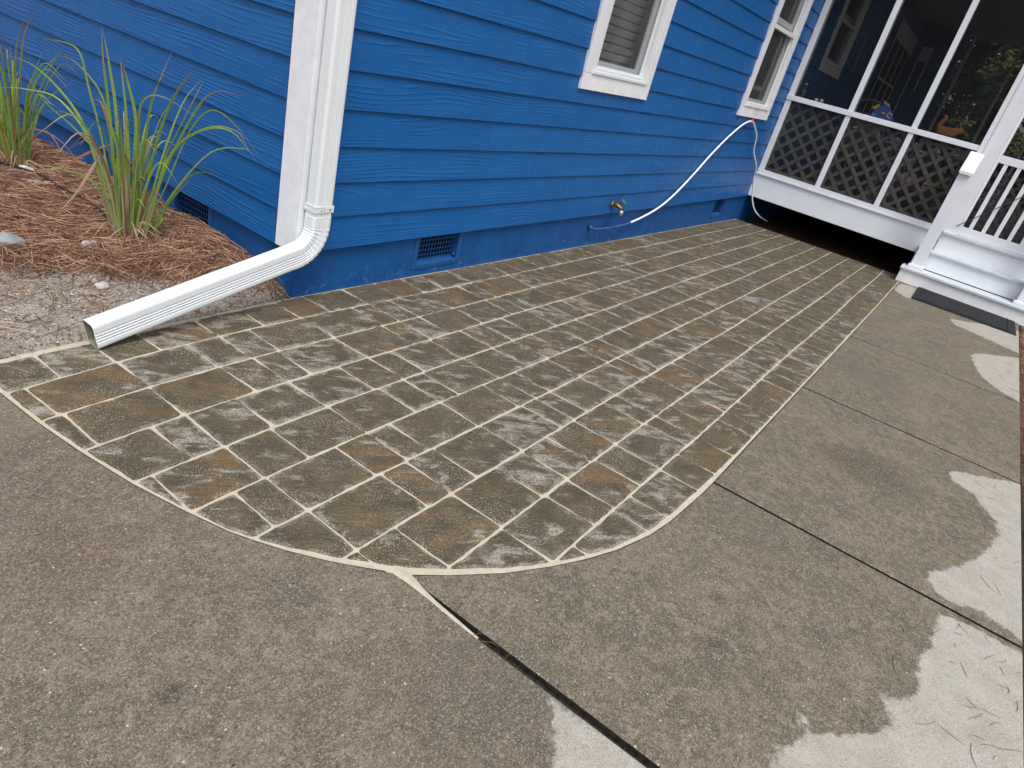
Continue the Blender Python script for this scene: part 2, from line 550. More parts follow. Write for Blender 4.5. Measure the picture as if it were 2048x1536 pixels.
plain('fish_blue', (0.030, 0.115, 0.46), .35, .5)
plain('fish_yellow', (0.74, 0.43, 0.035), .4, .5)
plain('fish_black', (0.015, 0.015, 0.018), .4, .5)
plain('fish_cream', (0.72, 0.66, 0.50), .45, .4)
plain('rust_fur', (0.34, 0.135, 0.062), .85, .2, .35, 90, 1.0)
plain('shell', (0.72, 0.66, 0.60), .5, .4)
plain('jar_fill', (0.30, 0.29, 0.20), .35, .5, .6, 60, .4)
plain('chair_fabric', (0.115, 0.115, 0.14), .8, .2)
plain('table_white', (0.62, 0.62, 0.66), .5, .4)
plain('pot_green', (0.03, 0.13, 0.075), .4, .4)
plain('pot_blue', (0.03, 0.055, 0.13), .4, .4)
plain('wicker', (0.16, 0.145, 0.125), .8, .2, .4, 60, .6)
plain('bark', (0.085, 0.066, 0.05), .9, .1, .3, 14, .8)
plain('picture_panel', (0.22, 0.24, 0.235), .6, .3, .4, 14)
plain('picture_green', (0.07, 0.16, 0.11), .6, .3, .4, 14)


# ------------------------------------------------------------------ mesh helpers
def attach(o, parent):
    if parent is not None:
        o.parent = parent
        o.matrix_parent_inverse = Matrix.Translation(-parent.location)
    return o


def mesh_obj(name, verts, faces, mat, parent=None, smooth=False, mats=None, fmat=None):
    me = bpy.data.meshes.new(name)
    me.from_pydata([tuple(v) for v in verts], [], faces)
    for m in (mats or [mat]):
        me.materials.append(MAT[m] if isinstance(m, str) else m)
    if fmat:
        me.polygons.foreach_set('material_index', fmat)
    if smooth:
        me.polygons.foreach_set('use_smooth', [True] * len(me.polygons))
    me.update()
    o = bpy.data.objects.new(name, me)
    COL.objects.link(o)
    return attach(o, parent)


def bm_obj(name, bm, mat, parent=None, smooth=False):
    me = bpy.data.meshes.new(name)
    bm.to_mesh(me)
    bm.free()
    for m in (mat if isinstance(mat, (list, tuple)) else [mat]):
        me.materials.append(MAT[m])
    if smooth:
        me.polygons.foreach_set('use_smooth', [True] * len(me.polygons))
    o = bpy.data.objects.new(name, me)
    COL.objects.link(o)
    return attach(o, parent)


def empty(name, loc, label=None, cat=None, group=None, kind=None):
    o = bpy.data.objects.new(name, None)
    o.location = loc
    o.empty_display_size = .1
    COL.objects.link(o)
    tag(o, label, cat, group, kind)
    return o


def tag(o, label=None, cat=None, group=None, kind=None):
    if label:
        o['label'] = label
    if cat:
        o['category'] = cat
    if group:
        o['group'] = group
    if kind:
        o['kind'] = kind
    return o


def add_box(bm, lo, hi, bevel=0.0, mi=0):
    vs = [bm.verts.new((x, y, z)) for x in (lo[0], hi[0]) for y in (lo[1], hi[1]) for z in (lo[2], hi[2])]
    F = [(0, 1, 3, 2), (4, 6, 7, 5), (0, 4, 5, 1), (2, 3, 7, 6), (0, 2, 6, 4), (1, 5, 7, 3)]
    fs = [bm.faces.new([vs[i] for i in f]) for f in F]
    for f in fs:
        f.material_index = mi
    if bevel:
        es = list({e for f in fs for e in f.edges})
        bmesh.ops.bevel(bm, geom=es, offset=bevel, segments=2, profile=.6, affect='EDGES')
    return fs


def box(name, lo, hi, mat, parent=None, bevel=0.003):
    bm = bmesh.new()
    add_box(bm, [min(a, b) for a, b in zip(lo, hi)], [max(a, b) for a, b in zip(lo, hi)], bevel)
    return bm_obj(name, bm, mat, parent)


def frames(pts):
    """Tangent, normal, binormal along a polyline (parallel transport)."""
    P = [Vector(p) for p in pts]
    T = [(P[min(i + 1, len(P) - 1)] - P[max(i - 1, 0)]).normalized() for i in range(len(P))]
    ref = Vector((0, 0, 1)) if abs(T[0].z) < .9 else Vector((1, 0, 0))
    n = (ref - T[0] * ref.dot(T[0])).normalized()
    out = []
    for t in T:
        n = (n - t * n.dot(t)).normalized()
        out.append((t, n, t.cross(n)))
    return P, out


def add_tube(bm, pts, rad, seg=8, cap=True, mi=0):
    P, F = frames(pts)
    rs = rad if isinstance(rad, (list, tuple)) else [rad] * len(P)
    rings = []
    for p, (t, n, b), r in zip(P, F, rs):
        rings.append([bm.verts.new(p + (n * math.cos(2 * math.pi * k / seg) + b * math.sin(2 * math.pi * k / seg)) * r) for k in range(seg)])
    for a, c in zip(rings, rings[1:]):
        for k in range(seg):
            f = bm.faces.new((a[k], a[(k + 1) % seg], c[(k + 1) % seg], c[k]))
            f.material_index = mi
    if cap:
        bm.faces.new(rings[0][::-1]).material_index = mi
        bm.faces.new(rings[-1]).material_index = mi


def tube(name, pts, rad, mat, parent=None, seg=8, smooth=True):
    bm = bmesh.new()
    add_tube(bm, pts, rad, seg)
    return bm_obj(name, bm, mat, parent, smooth)


def spline(pts, n=8):
    """Catmull-Rom through pts."""
    P = [Vector(p) for p in pts]
    P = [P[0] * 2 - P[1]] + P + [P[-1] * 2 - P[-2]]
    out = []
    for i in range(1, len(P) - 2):
        for k in range(n):
            t = k / n
            a, b, c, d = P[i - 1], P[i], P[i + 1], P[i + 2]
            out.append(.5 * ((2 * b) + (c - a) * t + (2 * a - 5 * b + 4 * c - d) * t * t + (3 * b - a - 3 * c + d) * t ** 3))
    out.append(P[-2])
    return out


def lathe(name, prof, centre, mat, parent=None, seg=16, axis='z'):
    bm = bmesh.new()
    rings = []
    for r, h in prof:
        ring = []
        for k in range(seg):
            a = 2 * math.pi * k / seg
            u, v = r * math.cos(a), r * math.sin(a)
            p = (u, v, h) if axis == 'z' else ((h, u, v) if axis == 'x' else (u, h, v))
            ring.append(bm.verts.new(Vector(centre) + Vector(p)))
        rings.append(ring)
    for a, c in zip(rings, rings[1:]):
        for k in range(seg):
            bm.faces.new((a[k], a[(k + 1) % seg], c[(k + 1) % seg], c[k]))
    bm.faces.new(rings[0][::-1])
    bm.faces.new(rings[-1])
    bmesh.ops.recalc_face_normals(bm, faces=bm.faces)
    return bm_obj(name, bm, mat, parent, True)


def clip_poly(poly, a, b, c):
    """Keep the side a*x+b*y >= c."""
    out = []
    for i in range(len(poly)):
        p, q = poly[i], poly[(i + 1) % len(poly)]
        dp, dq = a * p[0] + b * p[1] - c, a * q[0] + b * q[1] - c
        if dp >= 0:
            out.append(p)
        if (dp >= 0) != (dq >= 0):
            t = dp / (dp - dq)
            out.append((p[0] + (q[0] - p[0]) * t, p[1] + (q[1] - p[1]) * t))
    return out


def area(poly):
    return .5 * sum(poly[i][0] * poly[(i + 1) % len(poly)][1] - poly[(i + 1) % len(poly)][0] * poly[i][1] for i in range(len(poly)))


def inset(poly, d):
    """Shrink a counter-clockwise polygon by d (mitred)."""
    n = len(poly)
    out = []
    for i in range(n):
        p0, p, p1 = Vector(poly[i - 1]), Vector(poly[i]), Vector(poly[(i + 1) % n])
        e0, e1 = (p - p0), (p1 - p)
        if e0.length < 1e-9 or e1.length < 1e-9:
            out.append(tuple(p))
            continue
        e0.normalize(); e1.normalize()
        n0, n1 = Vector((-e0.y, e0.x)), Vector((-e1.y, e1.x))
        m = n0 + n1
        if m.length < .2:
            m = n0
        m = m / max(.35, m.dot(n0))
        out.append((p.x + m.x * d, p.y + m.y * d))
    return out


def vis_size(x, y):
    """Rough size in the picture of a small patch at (x, y) on the ground, 0 when outside the frame."""
    v = Vector((x, y, gz(x, y))) - CAM
    f = v.dot(FWD)
    if f < .1:
        return 0
    u, w = v.dot(RIGHT) / f * 1358.6, v.dot(DOWN) / f * 1358.6
    if abs(u) > 1060 or abs(w) > 800:
        return 0
    return 1 / v.length ** 3


# ------------------------------------------------------------------ ground
EDGE = [(-1.462, -0.10), (-1.453, -0.316), (-1.442, -0.521), (-1.417, -0.749), (-1.381, -0.982), (-1.332, -1.191), (-1.290, -1.335), (-1.262, -1.404),
        (-1.217, -1.497), (-1.154, -1.605), (-1.114, -1.664), (-1.047, -1.756), (-1.015, -1.797), (-0.922, -1.880), (-0.777, -1.990),
        (-0.622, -2.079), (-0.507, -2.135), (-0.372, -2.188), (-0.188, -2.236), (-0.038, -2.256), (0.264, -2.274), (0.417, -2.278),
        (0.991, -2.280), (1.588, -2.284), (2.067, -2.288), (2.955, -2.296), (3.816, -2.302), (5.61, -2.312), (7.36, -2.315), (7.84, -2.316)]

g = 60.0
ground = mesh_obj('ground', [(x, y, gz(x, y) - .075) for x, y in ((-g, -g), (g, -g), (g, g), (-g, g))], [(0, 1, 2, 3)], 'bare_ground')
tag(ground, 'brown bare earth around the house and paths', 'ground', kind='structure')


def dist_field(pts, polys):
    """Signed distance (positive inside) to the nearest polygon."""
    P = np.asarray(pts, float)
    best = np.full(len(P), -9.0)
    for poly in polys:
        Q = np.asarray(poly, float)
        d = np.full(len(P), 9.0)
        ins = np.zeros(len(P), bool)
        for a, b in zip(Q, np.roll(Q, -1, 0)):
            ab = b - a
            t = np.clip(((P - a) @ ab) / max(1e-12, ab @ ab), 0, 1)
            d = np.minimum(d, np.hypot(*(P - a - t[:, None] * ab).T))
            c = (a[1] > P[:, 1]) != (b[1] > P[:, 1])
            xx = a[0] + (P[:, 1] - a[1]) * (b[0] - a[0]) / (b[1] - a[1] if abs(b[1] - a[1]) > 1e-12 else 1e-12)
            ins ^= c & (P[:, 0] < xx)
        best = np.maximum(best, np.where(ins, d, -d))
    return best


DRY = [
    [(6.113, -2.94), (5.893, -3.012), (5.82, -3.223), (5.63, -3.592), (5.62, -3.70), (6.9, -3.72), (6.754, -3.45), (6.40, -3.20)],
    [(6.664, -2.328), (6.414, -2.476), (6.40, -2.56), (7.30, -2.60), (7.36, -2.36), (7.20, -2.33)],
    [(4.816, -3.189), (4.70, -3.20), (4.519, -3.222), (4.159, -3.277), (3.921, -3.404), (3.82, -3.544), (3.81, -3.75), (5.55, -3.75), (5.405, -3.584), (5.064, -3.316)],
    [(1.769, -3.153), (1.636, -3.194), (1.627, -3.27), (1.539, -3.316), (1.397, -3.388), (1.26, -3.394), (1.038, -3.349), (0.86, -3.29), (0.733, -3.233),
     (0.58, -3.139), (0.489, -3.151), (0.436, -3.234), (0.499, -3.332), (0.44, -3.479), (0.43, -3.60), (2.2, -3.70), (2.097, -3.532), (1.933, -3.342), (1.855, -3.233)],
    [(0.346, -3.206), (0.245, -3.185), (0.095, -3.179), (-0.006, -3.147), (-0.124, -3.162), (-0.165, -3.17), (-0.244, -3.14), (-0.273, -3.097), (-0.241, -3.065),
     (-0.254, -3.05), (-0.325, -3.076), (-0.377, -3.127), (-0.449, -3.083), (-0.551, -2.994), (-0.592, -2.94), (-0.565, -2.899), (-0.57, -2.845), (-0.599, -2.906),
     (-0.667, -2.904), (-0.746, -2.863), (-0.805, -2.87), (-1.01, -2.92), (-1.00, -3.60), (0.38, -3.60), (0.357, -3.477), (0.365, -3.313)],
    [(-1.045, -2.330), (-1.075, -2.347), (-1.104, -2.367), (-1.148, -2.408), (-1.193, -2.426), (-1.213, -2.451), (-1.36, -2.554), (-1.6, -2.75), (-1.03, -2.95), (-1.03, -2.602)],
]
path = empty('concrete_path', (1.0, -2.9, gz(1, -2.9)), 'damp grey concrete walk and drive in slabs around the pavers', None, kind='structure')


def slab(poly, step, label=None):
    if area(poly) < 0:
        poly = poly[::-1]
    # even out long edges
    fine = []
    for i in range(len(poly)):
        a, b = Vector(poly[i]), Vector(poly[(i + 1) % len(poly)])
        n = max(1, int((b - a).length / .12))
        fine += [tuple(a.lerp(b, k / n)) for k in range(n)]
    poly = fine
    top = inset(poly, .007)
    xs, ys = [p[0] for p in poly], [p[1] for p in poly]
    pts = []
    x = min(xs)
    while x < max(xs):
        y = min(ys)
        while y < max(ys):
            if vis_size(x, y) > 0:
                pts.append((x + random.uniform(-.3, .3) * step, y + random.uniform(-.3, .3) * step))
            y += step
        x += step
    if pts:
        sd_ = dist_field(pts, [top])
        pts = [p for p, d in zip(pts, sd_) if d > step * .45]
    n = len(top)
    res = delaunay_2d_cdt([Vector(p) for p in top] + [Vector(p) for p in pts], [], [list(range(n))], 1, 1e-5)
    vs = [(v.x, v.y, gz(v.x, v.y) + .0008 * mnoise.noise((v.x * 5, v.y * 5, 3))) for v in res[0]]
    fs = [tuple(f) for f in res[2]]
    # rounded rim and sides, fed by the boundary ring of the triangulation (its first n verts)
    k = len(vs)
    vs += [(p[0], p[1], gz(*p) - .006) for p in poly]
    vs += [(p[0], p[1], gz(*p) - .10) for p in poly]
    for i in range(n):
        j = (i + 1) % n
        fs.append((i, k + i, k + j, j))
        fs.append((k + i, k + n + i, k + n + j, k + j))
    fs.append(tuple(reversed(range(k + n, k + 2 * n))))
    fm = [0] * len(res[2]) + [0, 1] * n + [1]
    o = mesh_obj('slab', vs, fs, 'concrete', path, False, ['concrete', 'joint_dirt'], fm)
    a = o.data.attributes.new('dry', 'FLOAT', 'POINT')
    a.data.foreach_set('value', dist_field([v[:2] for v in vs], DRY).astype(np.float32))
    if label:
        o['label'] = label
    return o


def yr(x):
    return -3.466 - .0245 * x


cut = 12                                     # index in EDGE where the long joint meets the pavers
slab([(-6, -.10)] + EDGE[:cut + 0] + [(-1.043, -1.760), (-1.040, -1.90), (-1.047, -2.05), (-1.045, -2.62), (-1.055, -3.6), (-1.09, -6), (-6, -6)], .05,
     'broad brownish drive slab left of the long joint')
e = EDGE[cut:21]
slab(e + [(.400, -2.2775), (.393, yr(.4)), (-1.02, yr(-1.02)), (-1.019, -2.4), (-1.019, -1.85)], .035)
slab([(.420, -2.279), (2.075, -2.289), (2.061, yr(2.07)), (.414, yr(.41))], .045)
slab([(2.103, -2.290), (3.783, -2.303), (3.780, yr(3.79)), (2.088, yr(2.08))], .06)
slab([(3.815, -2.3035), (5.598, -2.3125), (5.593, yr(5.6)), (3.812, yr(3.8))], .08)
slab([(5.630, -2.3135), (7.9, -2.3165), (7.9, yr(7.9)), (5.625, yr(5.6))], .1)
# dirt in the joints
jb = mesh_obj('joint_dirt', [(x, y, gz(x, y) - .028) for x, y in ((-1.3, -1.60), (7.8, -2.25), (7.8, -3.60), (-1.3, -3.5))], [(0, 3, 2, 1)], 'joint_dirt', path)

# ------------------------------------------------------------------ pavers
patio = empty('paver_patio', (0, -1.1, gz(0, -1.1)), 'brown slate-look paver path with pale sand joints along the blue wall', None, kind='structure')
LINES = [0.0, -.229, -.467, -.700, -.939, -1.172, -1.391, -1.618, -1.851, -2.073, -2.40]


def line_y(k, x):
    y = LINES[k]
    if k == 0:
        return -.004 if x > -.02 else -.014 + .062 * x
    d = max(0, -x - .3)
    return y - d * d * (.062, .062, .047, .043, .030, .018, .012, .010, .01, .01, 0)[k] + .004 * math.sin(x * 2.1 + k * 1.7)


ROWX = {0: [-1.26, -1.053, -0.86, -0.585, -0.336, -0.125, 0.067, 0.344, 0.592, 0.811, 0.987, 1.27, 1.554, 1.716, 1.898, 2.168, 2.471, 2.633, 2.799, 3.078, 3.399, 3.735],
        1: [-1.379, -1.046, -0.749, -0.584, -0.432, -0.121, 0.212, 0.342, 0.491, 0.785, 1.122, 1.247, 1.373, 1.687, 2.026, 2.153, 2.284, 2.628, 2.981, 3.118, 3.241, 3.584, 3.926],
        2: [-1.361, -1.05, -0.739, -0.582, -0.453, -0.123, 0.198, 0.33, 0.487, 0.791, 1.107, 1.256, 1.37, 1.689, 2.026, 2.262, 2.607, 2.949, 3.072, 3.181, 3.537, 3.883],
        3: [-1.18, -1.052, -0.84, -0.585, -0.31, -0.128, 0.025, 0.31, 0.568, 0.767, 0.971, 1.237, 1.494, 1.677, 1.88, 2.138, 2.451, 2.588, 2.744, 3.041, 3.377],
        4: [-1.323, -1.054, -0.863, -0.579, -0.294, -0.133, -0.003, 0.312, 0.563, 0.77, 0.945, 1.211, 1.468, 1.669, 1.862, 2.12, 2.437, 2.578, 2.741, 3.029, 3.366],
        5: [-1.179, -1.055, -0.745, -0.584, -0.459, -0.142, 0.166, 0.309, 0.434, 0.751, 1.076, 1.201, 1.337, 1.648, 1.964, 2.12, 2.241],
        6: [-1.055, -0.727, -0.598, -0.446, -0.137, 0.181, 0.301, 0.433, 0.74, 1.063, 1.197, 1.32, 1.646, 1.935, 2.107, 2.24, 2.577],
        7: [-1.063, -0.897, -0.604, -0.335, -0.145, 0.05, 0.289, 0.595, 0.737, 0.927, 1.18, 1.495, 1.646, 1.777, 2.1, 2.402, 2.571, 2.759, 3.02],
        8: [-0.613, -0.319, -0.154, 0.082, 0.282, 0.606, 0.731, 0.919, 1.169, 1.478, 1.634, 1.771, 2.088, 2.385, 2.564, 2.76, 3.027, 3.341],
        9: [-0.487, -0.173, -0.024, 0.276, 0.48, 0.73, 1.035, 1.169, 1.381, 1.638, 1.897, 2.09, 2.296, 2.558, 2.874]}
CYC = {0: (.16, .17, .29, .30), 1: (.13, .13, .32, .34), 2: (.33, .12, .12, .33), 3: (.30, .16, .16, .29), 4: (.16, .17, .29, .29), 5: (.33, .32, .14, .13),
       6: (.32, .13, .13, .33), 7: (.30, .17, .15, .30), 8: (.16, .17, .29, .31), 9: (.30, .13, .20, .26)}


def edge_in():
    out = []
    for i, p in enumerate(EDGE):
        a, b = Vector(EDGE[max(i - 1, 0)]), Vector(EDGE[min(i + 1, len(EDGE) - 1)])
        d = (b - a).normalized()
        x, y = p
        w = .013 + .016 * math.exp(-((x + .95) / .28) ** 2 - ((y + 1.8) / .35) ** 2) - .007 * math.exp(-((x + 1.30) / .06) ** 2) + .010 * math.exp(-((x - .2) / .35) ** 2)
        w -= .004 if x > .9 else 0
        out.append((x - d.y * w, y + d.x * w))
    return out


EDGE_IN = edge_in()
XEND = 7.83


def rounded(poly, rad, rng, amp):
    """Corner-rounded, slightly ragged outline of a tumbled stone."""
    n = len(poly)
    out = []
    for i in range(n):
        p0, p, p1 = Vector(poly[i - 1]), Vector(poly[i]), Vector(poly[(i + 1) % n])
        a, b = p0 - p, p1 - p
        r = min(rad * rng.uniform(.6, 1.5), a.length * .4, b.length * .4)
        if a.length < .012 or b.length < .012 or a.normalized().dot(b.normalized()) < -.94:
            out.append(p)
        else:
            A, B = p + a.normalized() * r, p + b.normalized() * r
            for t in (0, .5, 1):
                out.append(A.lerp(p, t).lerp(p.lerp(B, t), t))
    fine = []
    seed = rng.uniform(0, 99)
    for i in range(len(out)):
        a, b = out[i], out[(i + 1) % len(out)]
        k = max(1, int((b - a).length / .024))
        e_ = (b - a)
        nrm = Vector((-e_.y, e_.x)).normalized() if e_.length > 1e-6 else Vector((0, 0))
        for j in range(k):
            q = a.lerp(b, j / k)
            d = mnoise.noise((q.x * 22 + seed, q.y * 22, 1.3)) * amp + mnoise.noise((q.x * 70, q.y * 70 + seed, 2.3)) * amp * .5
            fine.append((q.x + nrm.x * d, q.y + nrm.y * d))
    return fine


def stone_geo(poly, rng, detail=True):
    ring = rounded(poly, .013, rng, .0036 if detail else .001)
    if len(ring) < 4 or area(ring) < .0004:
        return None
    t1, t2 = inset(ring, .0025), inset(ring, .0075)
    cx = sum(p[0] for p in ring) / len(ring)
    cy = sum(p[1] for p in ring) / len(ring)
    tx, ty, tz = rng.uniform(-.007, .007), rng.uniform(-.007, .007), rng.uniform(.0, .002)

    def zz(x, y):
        return gz(x, y) + tz + tx * (x - cx) + ty * (y - cy) + .0010 * mnoise.noise((x * 14, y * 30, tz * 900))
    vs, n = [], len(ring)
    for pr, dz in ((ring, -.03), (ring, -.0045), (t1, -.0015), (t2, 0.0)):
        vs += [(x, y, (zz(x, y) if dz > -.02 else gz(x, y)) + dz) for x, y in pr]
    fs = []
    for L in range(3):
        for i in range(n):
            j = (i + 1) % n
            fs.append((L * n + i, L * n + j, (L + 1) * n + j, (L + 1) * n + i))
    # crown of the stone: an inner ring with its own relief, then a cap
    c1 = [(cx + (x - cx) * .55, cy + (y - cy) * .55) for x, y in t2]
    vs += [(x, y, zz(x, y) + .0012 * mnoise.noise((x * 25, y * 25, 7.7))) for x, y in c1]
    for i in range(n):
        j = (i + 1) % n
        fs.append((3 * n + i, 3 * n + j, 4 * n + j, 4 * n + i))
    fs.append(tuple(range(4 * n, 5 * n)))
    return vs, fs


stones = []
for k in range(10):
    xs = list(ROWX[k])
    c, i = CYC[k], random.randrange(4)
    while xs[-1] < XEND - .1:
        xs.append(xs[-1] + c[i % 4] * random.uniform(.93, 1.07))
        i += 1
    xs = [-1.55] + [x for x in xs if x < XEND - .06] + [XEND]
    for a, b in zip(xs, xs[1:]):
        sk = random.uniform(-.006, .006)
        gx, gy = random.uniform(.0022, .0044), random.uniform(.0036, .0058)
        poly = [(a + gx + sk, line_y(k + 1, a) + gy), (b - gx + sk, line_y(k + 1, b) + gy), (b - gx - sk, line_y(k, b) - gy), (a + gx - sk, line_y(k, a) - gy)]
        for (p, q) in zip(EDGE_IN, EDGE_IN[1:]):
            if len(poly) < 3:
                break
            nx, ny = -(q[1] - p[1]), q[0] - p[0]
            poly = clip_poly(poly, nx, ny, nx * p[0] + ny * p[1])
        if len(poly) >= 3 and area(poly) > .0008:
            stones.append(poly)
rng = random.Random(3)
cen = [(sum(p[0] for p in s) / len(s), sum(p[1] for p in s) / len(s)) for s in stones]
order = sorted(range(len(stones)), key=lambda i: -vis_size(*cen[i]) * area(stones[i]))
rest_v, rest_f = [], []
for rank, i in enumerate(order):
    geo = stone_geo(stones[i], rng)
    if geo is None:
        continue
    if rank < 295:
        o = mesh_obj('paver', geo[0], geo[1], 'paver', patio)
        q = o.data.attributes.new('rim', 'FLOAT', 'POINT')
        nq = len(geo[0]) // 5
        q.data.foreach_set('value', np.array([1.0] * (4 * nq) + [0.0] * nq, np.float32))
    else:
        b0 = len(rest_v)
        rest_v += geo[0]
        rest_f += [tuple(j + b0 for j in f) for f in geo[1]]
if rest_f:
    tag(mesh_obj('far_pavers', rest_v, rest_f, 'paver', patio), kind='stuff')
# bed of pale sand that shows in the joints
bedp = [(p[0], p[1]) for p in EDGE] + [(7.84, .0), (-.02, .0), (-1.462, -.07)]
top = [Vector(p) for p in bedp]
inner = [Vector((x * .06 + random.uniform(-.02, .02), y * .06 + random.uniform(-.02, .02))) for x in range(-24, 130) for y in range(-38, 0)]
dd = dist_field([tuple(p) for p in inner], [bedp])
inner = [p for p, d in zip(inner, dd) if d > .02]
res = delaunay_2d_cdt(top + inner, [], [list(range(len(top)))], 1, 1e-5)
vs = []
for v in res[0]:
    vs.append((v.x, v.y, gz(v.x, v.y) - .0036 + .0013 * mnoise.noise((v.x * 9, v.y * 9, 0))))
sandbed = mesh_obj('joint_sand', vs, [tuple(f) for f in res[2]], 'sand', patio)
# sand washed into the start of the long joint
sv = []
for (y, x0, x1) in ((-1.745, -1.060, -1.000), (-1.80, -1.046, -1.008), (-1.86, -1.043, -1.024), (-1.92, -1.046, -1.030), (-2.0, -1.050, -1.038), (-2.09, -1.050, -1.046)):
    for x in (x0, (x0 + x1) / 2, x1):
        sv.append((x + random.uniform(-.002, .002), y, gz(x, y) - .0025 + (.0022 if x not in (x0, x1) else 0)))
mesh_obj('sand_spill', sv, [(r * 3 + c, (r + 1) * 3 + c, (r + 1) * 3 + c + 1, r * 3 + c + 1) for r in range(5) for c in range(2)], 'sand', patio)


# ------------------------------------------------------------------ house
house = empty('house', (0, 0, 0), 'blue lap-sided house with white corner boards and white-framed windows', 'house')
WALL_X1, WALL_TOP, Z0, EXP = 17.0, 3.80, .256, .1785
# foundation, cut round the vent openings
FV = [(.915, 1.385, .035, .2545), (6.57, 7.04, .012, .2495)]


def foundation(axis):
    """axis 0: along the long wall (y=0 face); 1: along the side wall (x=0 face)."""
    bm = bmesh.new()
    if axis == 0:
        x = 0.0
        for (a, b, z0, z1) in FV:
            add_box(bm, (x, 0, -.35), (a, .2, Z0 + .03))
            add_box(bm, (a, 0, -.35), (b, .2, z0))
            x = b
        add_box(bm, (x, 0, -.35), (WALL_X1, .2, Z0 + .03))
    else:
        add_box(bm, (0, .2, -.35), (.2, .705, Z0 + .03))
        add_box(bm, (0, .705, -.35), (.2, 1.10, .03))
        add_box(bm, (0, 1.10, -.35), (.2, 7.5, Z0 + .03))
    return bm_obj('foundation', bm, 'foundation', house)


foundation(0)
foundation(1)


def plank(x0, x1, z, notches, z_top=None, side=False, dz=0.0):
    """One lap board in local axes (x along, -y out of the wall), bottom edge at z; notches: (a, b, top) lower its top between a and b."""
    h = .205 if z_top is None else z_top - z
    segs, x = [], x0
    for (a, b, t) in sorted(notches):
        if a > x:
            segs.append((x, a, h))
        segs.append((max(a, x0), min(b, x1), t - z))
        x = min(b, x1)
    if x < x1:
        segs.append((x, x1, h))
    vs, fs = [], []

    def yf(t):
        return -.031 + .0150 * t / .205
    L = x1 - x0
    for (a, b, t) in segs:
        k = len(vs)
        for (xx) in (a - x0, b - x0):
            vs += [(xx, yf(0) + .0015, .0), (xx, yf(0), .0022), (xx, yf(t), t), (xx, yf(t) + .008, t), (xx, yf(0) + .0085, 0)]
        for i in range(5):
            j = (i + 1) % 5
            fs.append((k + i, k + 5 + i, k + 5 + j, k + j))
        fs.append((k, k + 1, k + 2, k + 3, k + 4))
        fs.append((k + 9, k + 8, k + 7, k + 6, k + 5))
    o = mesh_obj('siding_plank', vs, fs, 'siding')
    o.parent = house
    if side:
        o.rotation_euler = (0, 0, -math.pi / 2)
        o.location = (0, x1 if False else SIDE_Y - x0, z + dz)
    else:
        o.location = (x0, 0, z + dz)
    return o


WINS = [(2.345, 3.495, 1.248, 2.80), (6.06, 7.275, 1.263, 3.02), (8.90, 10.31, 2.035, 3.50)]
# butt joints read from the photo per course (counted from the bottom), other boards get joints every few metres
BUTT = {0: [4.3], 1: [2.55, 5.4], 2: [2.02, 4.62], 3: [1.41, 5.0], 4: [3.2, 5.05], 5: [2.18, 4.3], 6: [1.62, 4.6], 7: [3.9], 8: [1.3, 5.0]}
SIDE_BUTT = {6: [1.55], 7: [1.92], 2: [3.1], 4: [2.6], 9: [1.1], 8: [2.8]}
SIDE_Y = 7.4
n_c = int((WALL_TOP - Z0) / EXP)
for c in range(n_c):
    z = Z0 + c * EXP
    joints = BUTT.get(c, [random.uniform(1.2, 2.2), random.uniform(4.2, 5.4)]) + [random.uniform(8.0, 8.6), random.uniform(11, 11.8)]
    ends = [.095]
    for j in joints:
        if j - ends[-1] > .5:
            ends.append(j)
    ends.append(WALL_X1)
    for a, b in zip(ends, ends[1:]):
        spans, lo = [], a
        cuts, notch = [], []
        for (wa, wb, wz0, wz1) in WINS:
            wa, wb, z0w, z1w = wa + .02, wb - .02, wz0 + .02, wz1 - .02
            if wb <= a or wa >= b or z >= z1w or z + .205 <= z0w:
                continue
            if z < z0w:
                notch.append((max(wa, a), min(wb, b), z0w))
            else:
                cuts.append((wa, wb))
        for (ca, cb) in sorted(cuts):
            if ca > lo:
                spans.append((lo, ca))
            lo = max(lo, cb)
        if lo < b:
            spans.append((lo, b))
        for (p, q) in spans:
            if q - p > .02:
                plank(p, q - random.uniform(.001, .0034), z, [(max(n0, p), min(n1, q), t) for n0, n1, t in notch if n1 > p and n0 < q], dz=random.uniform(-.0012, .0012))
    # side wall: local x runs towards the corner
    ends = [0.0]
    for yj in sorted(SIDE_BUTT.get(c, [random.uniform(1.4, 4.0)]), reverse=True):
        ends.append(SIDE_Y - yj)
    ends.append(SIDE_Y - .10)
    for a, b in zip(ends, ends[1:]):
        o = plank(a, b - random.uniform(.001, .0034), z - .004, [], side=True, dz=random.uniform(-.0012, .0012))

# corner boards
box('corner_board', (-.046, -.046, .268), (.108, -.022, WALL_TOP), 'white_wood', house, .002)
box('corner_board', (-.046, -.0215, .262), (-.022, .112, WALL_TOP), 'white_wood', house, .002)
# walls behind the boards, dark rooms behind the windows, roof
bm = bmesh.new()
x = .03
for (wa, wb, z0, z1) in WINS:
    add_box(bm, (x, .006, Z0), (wa + .03, .10, WALL_TOP))
    add_box(bm, (wa + .03, .006, Z0), (wb - .03, .10, z0 + .03))
    add_box(bm, (wa + .03, .006, z1 - .03), (wb - .03, .10, WALL_TOP))
    x = wb - .03
add_box(bm, (x, .006, Z0), (WALL_X1, .10, WALL_TOP))
add_box(bm, (.006, .10, Z0), (.10, 7.4, WALL_TOP))
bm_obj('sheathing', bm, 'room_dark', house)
box('added_room_wall', (.2, 2.2, -.3), (WALL_X1, 2.3, WALL_TOP), 'room_dark', house, 0)
box('added_room_wall', (WALL_X1 - .06, .11, -.3), (WALL_X1, 2.19, WALL_TOP - .03), 'room_dark', house, 0)  # unseen end wall, added to keep daylight from behind the windows
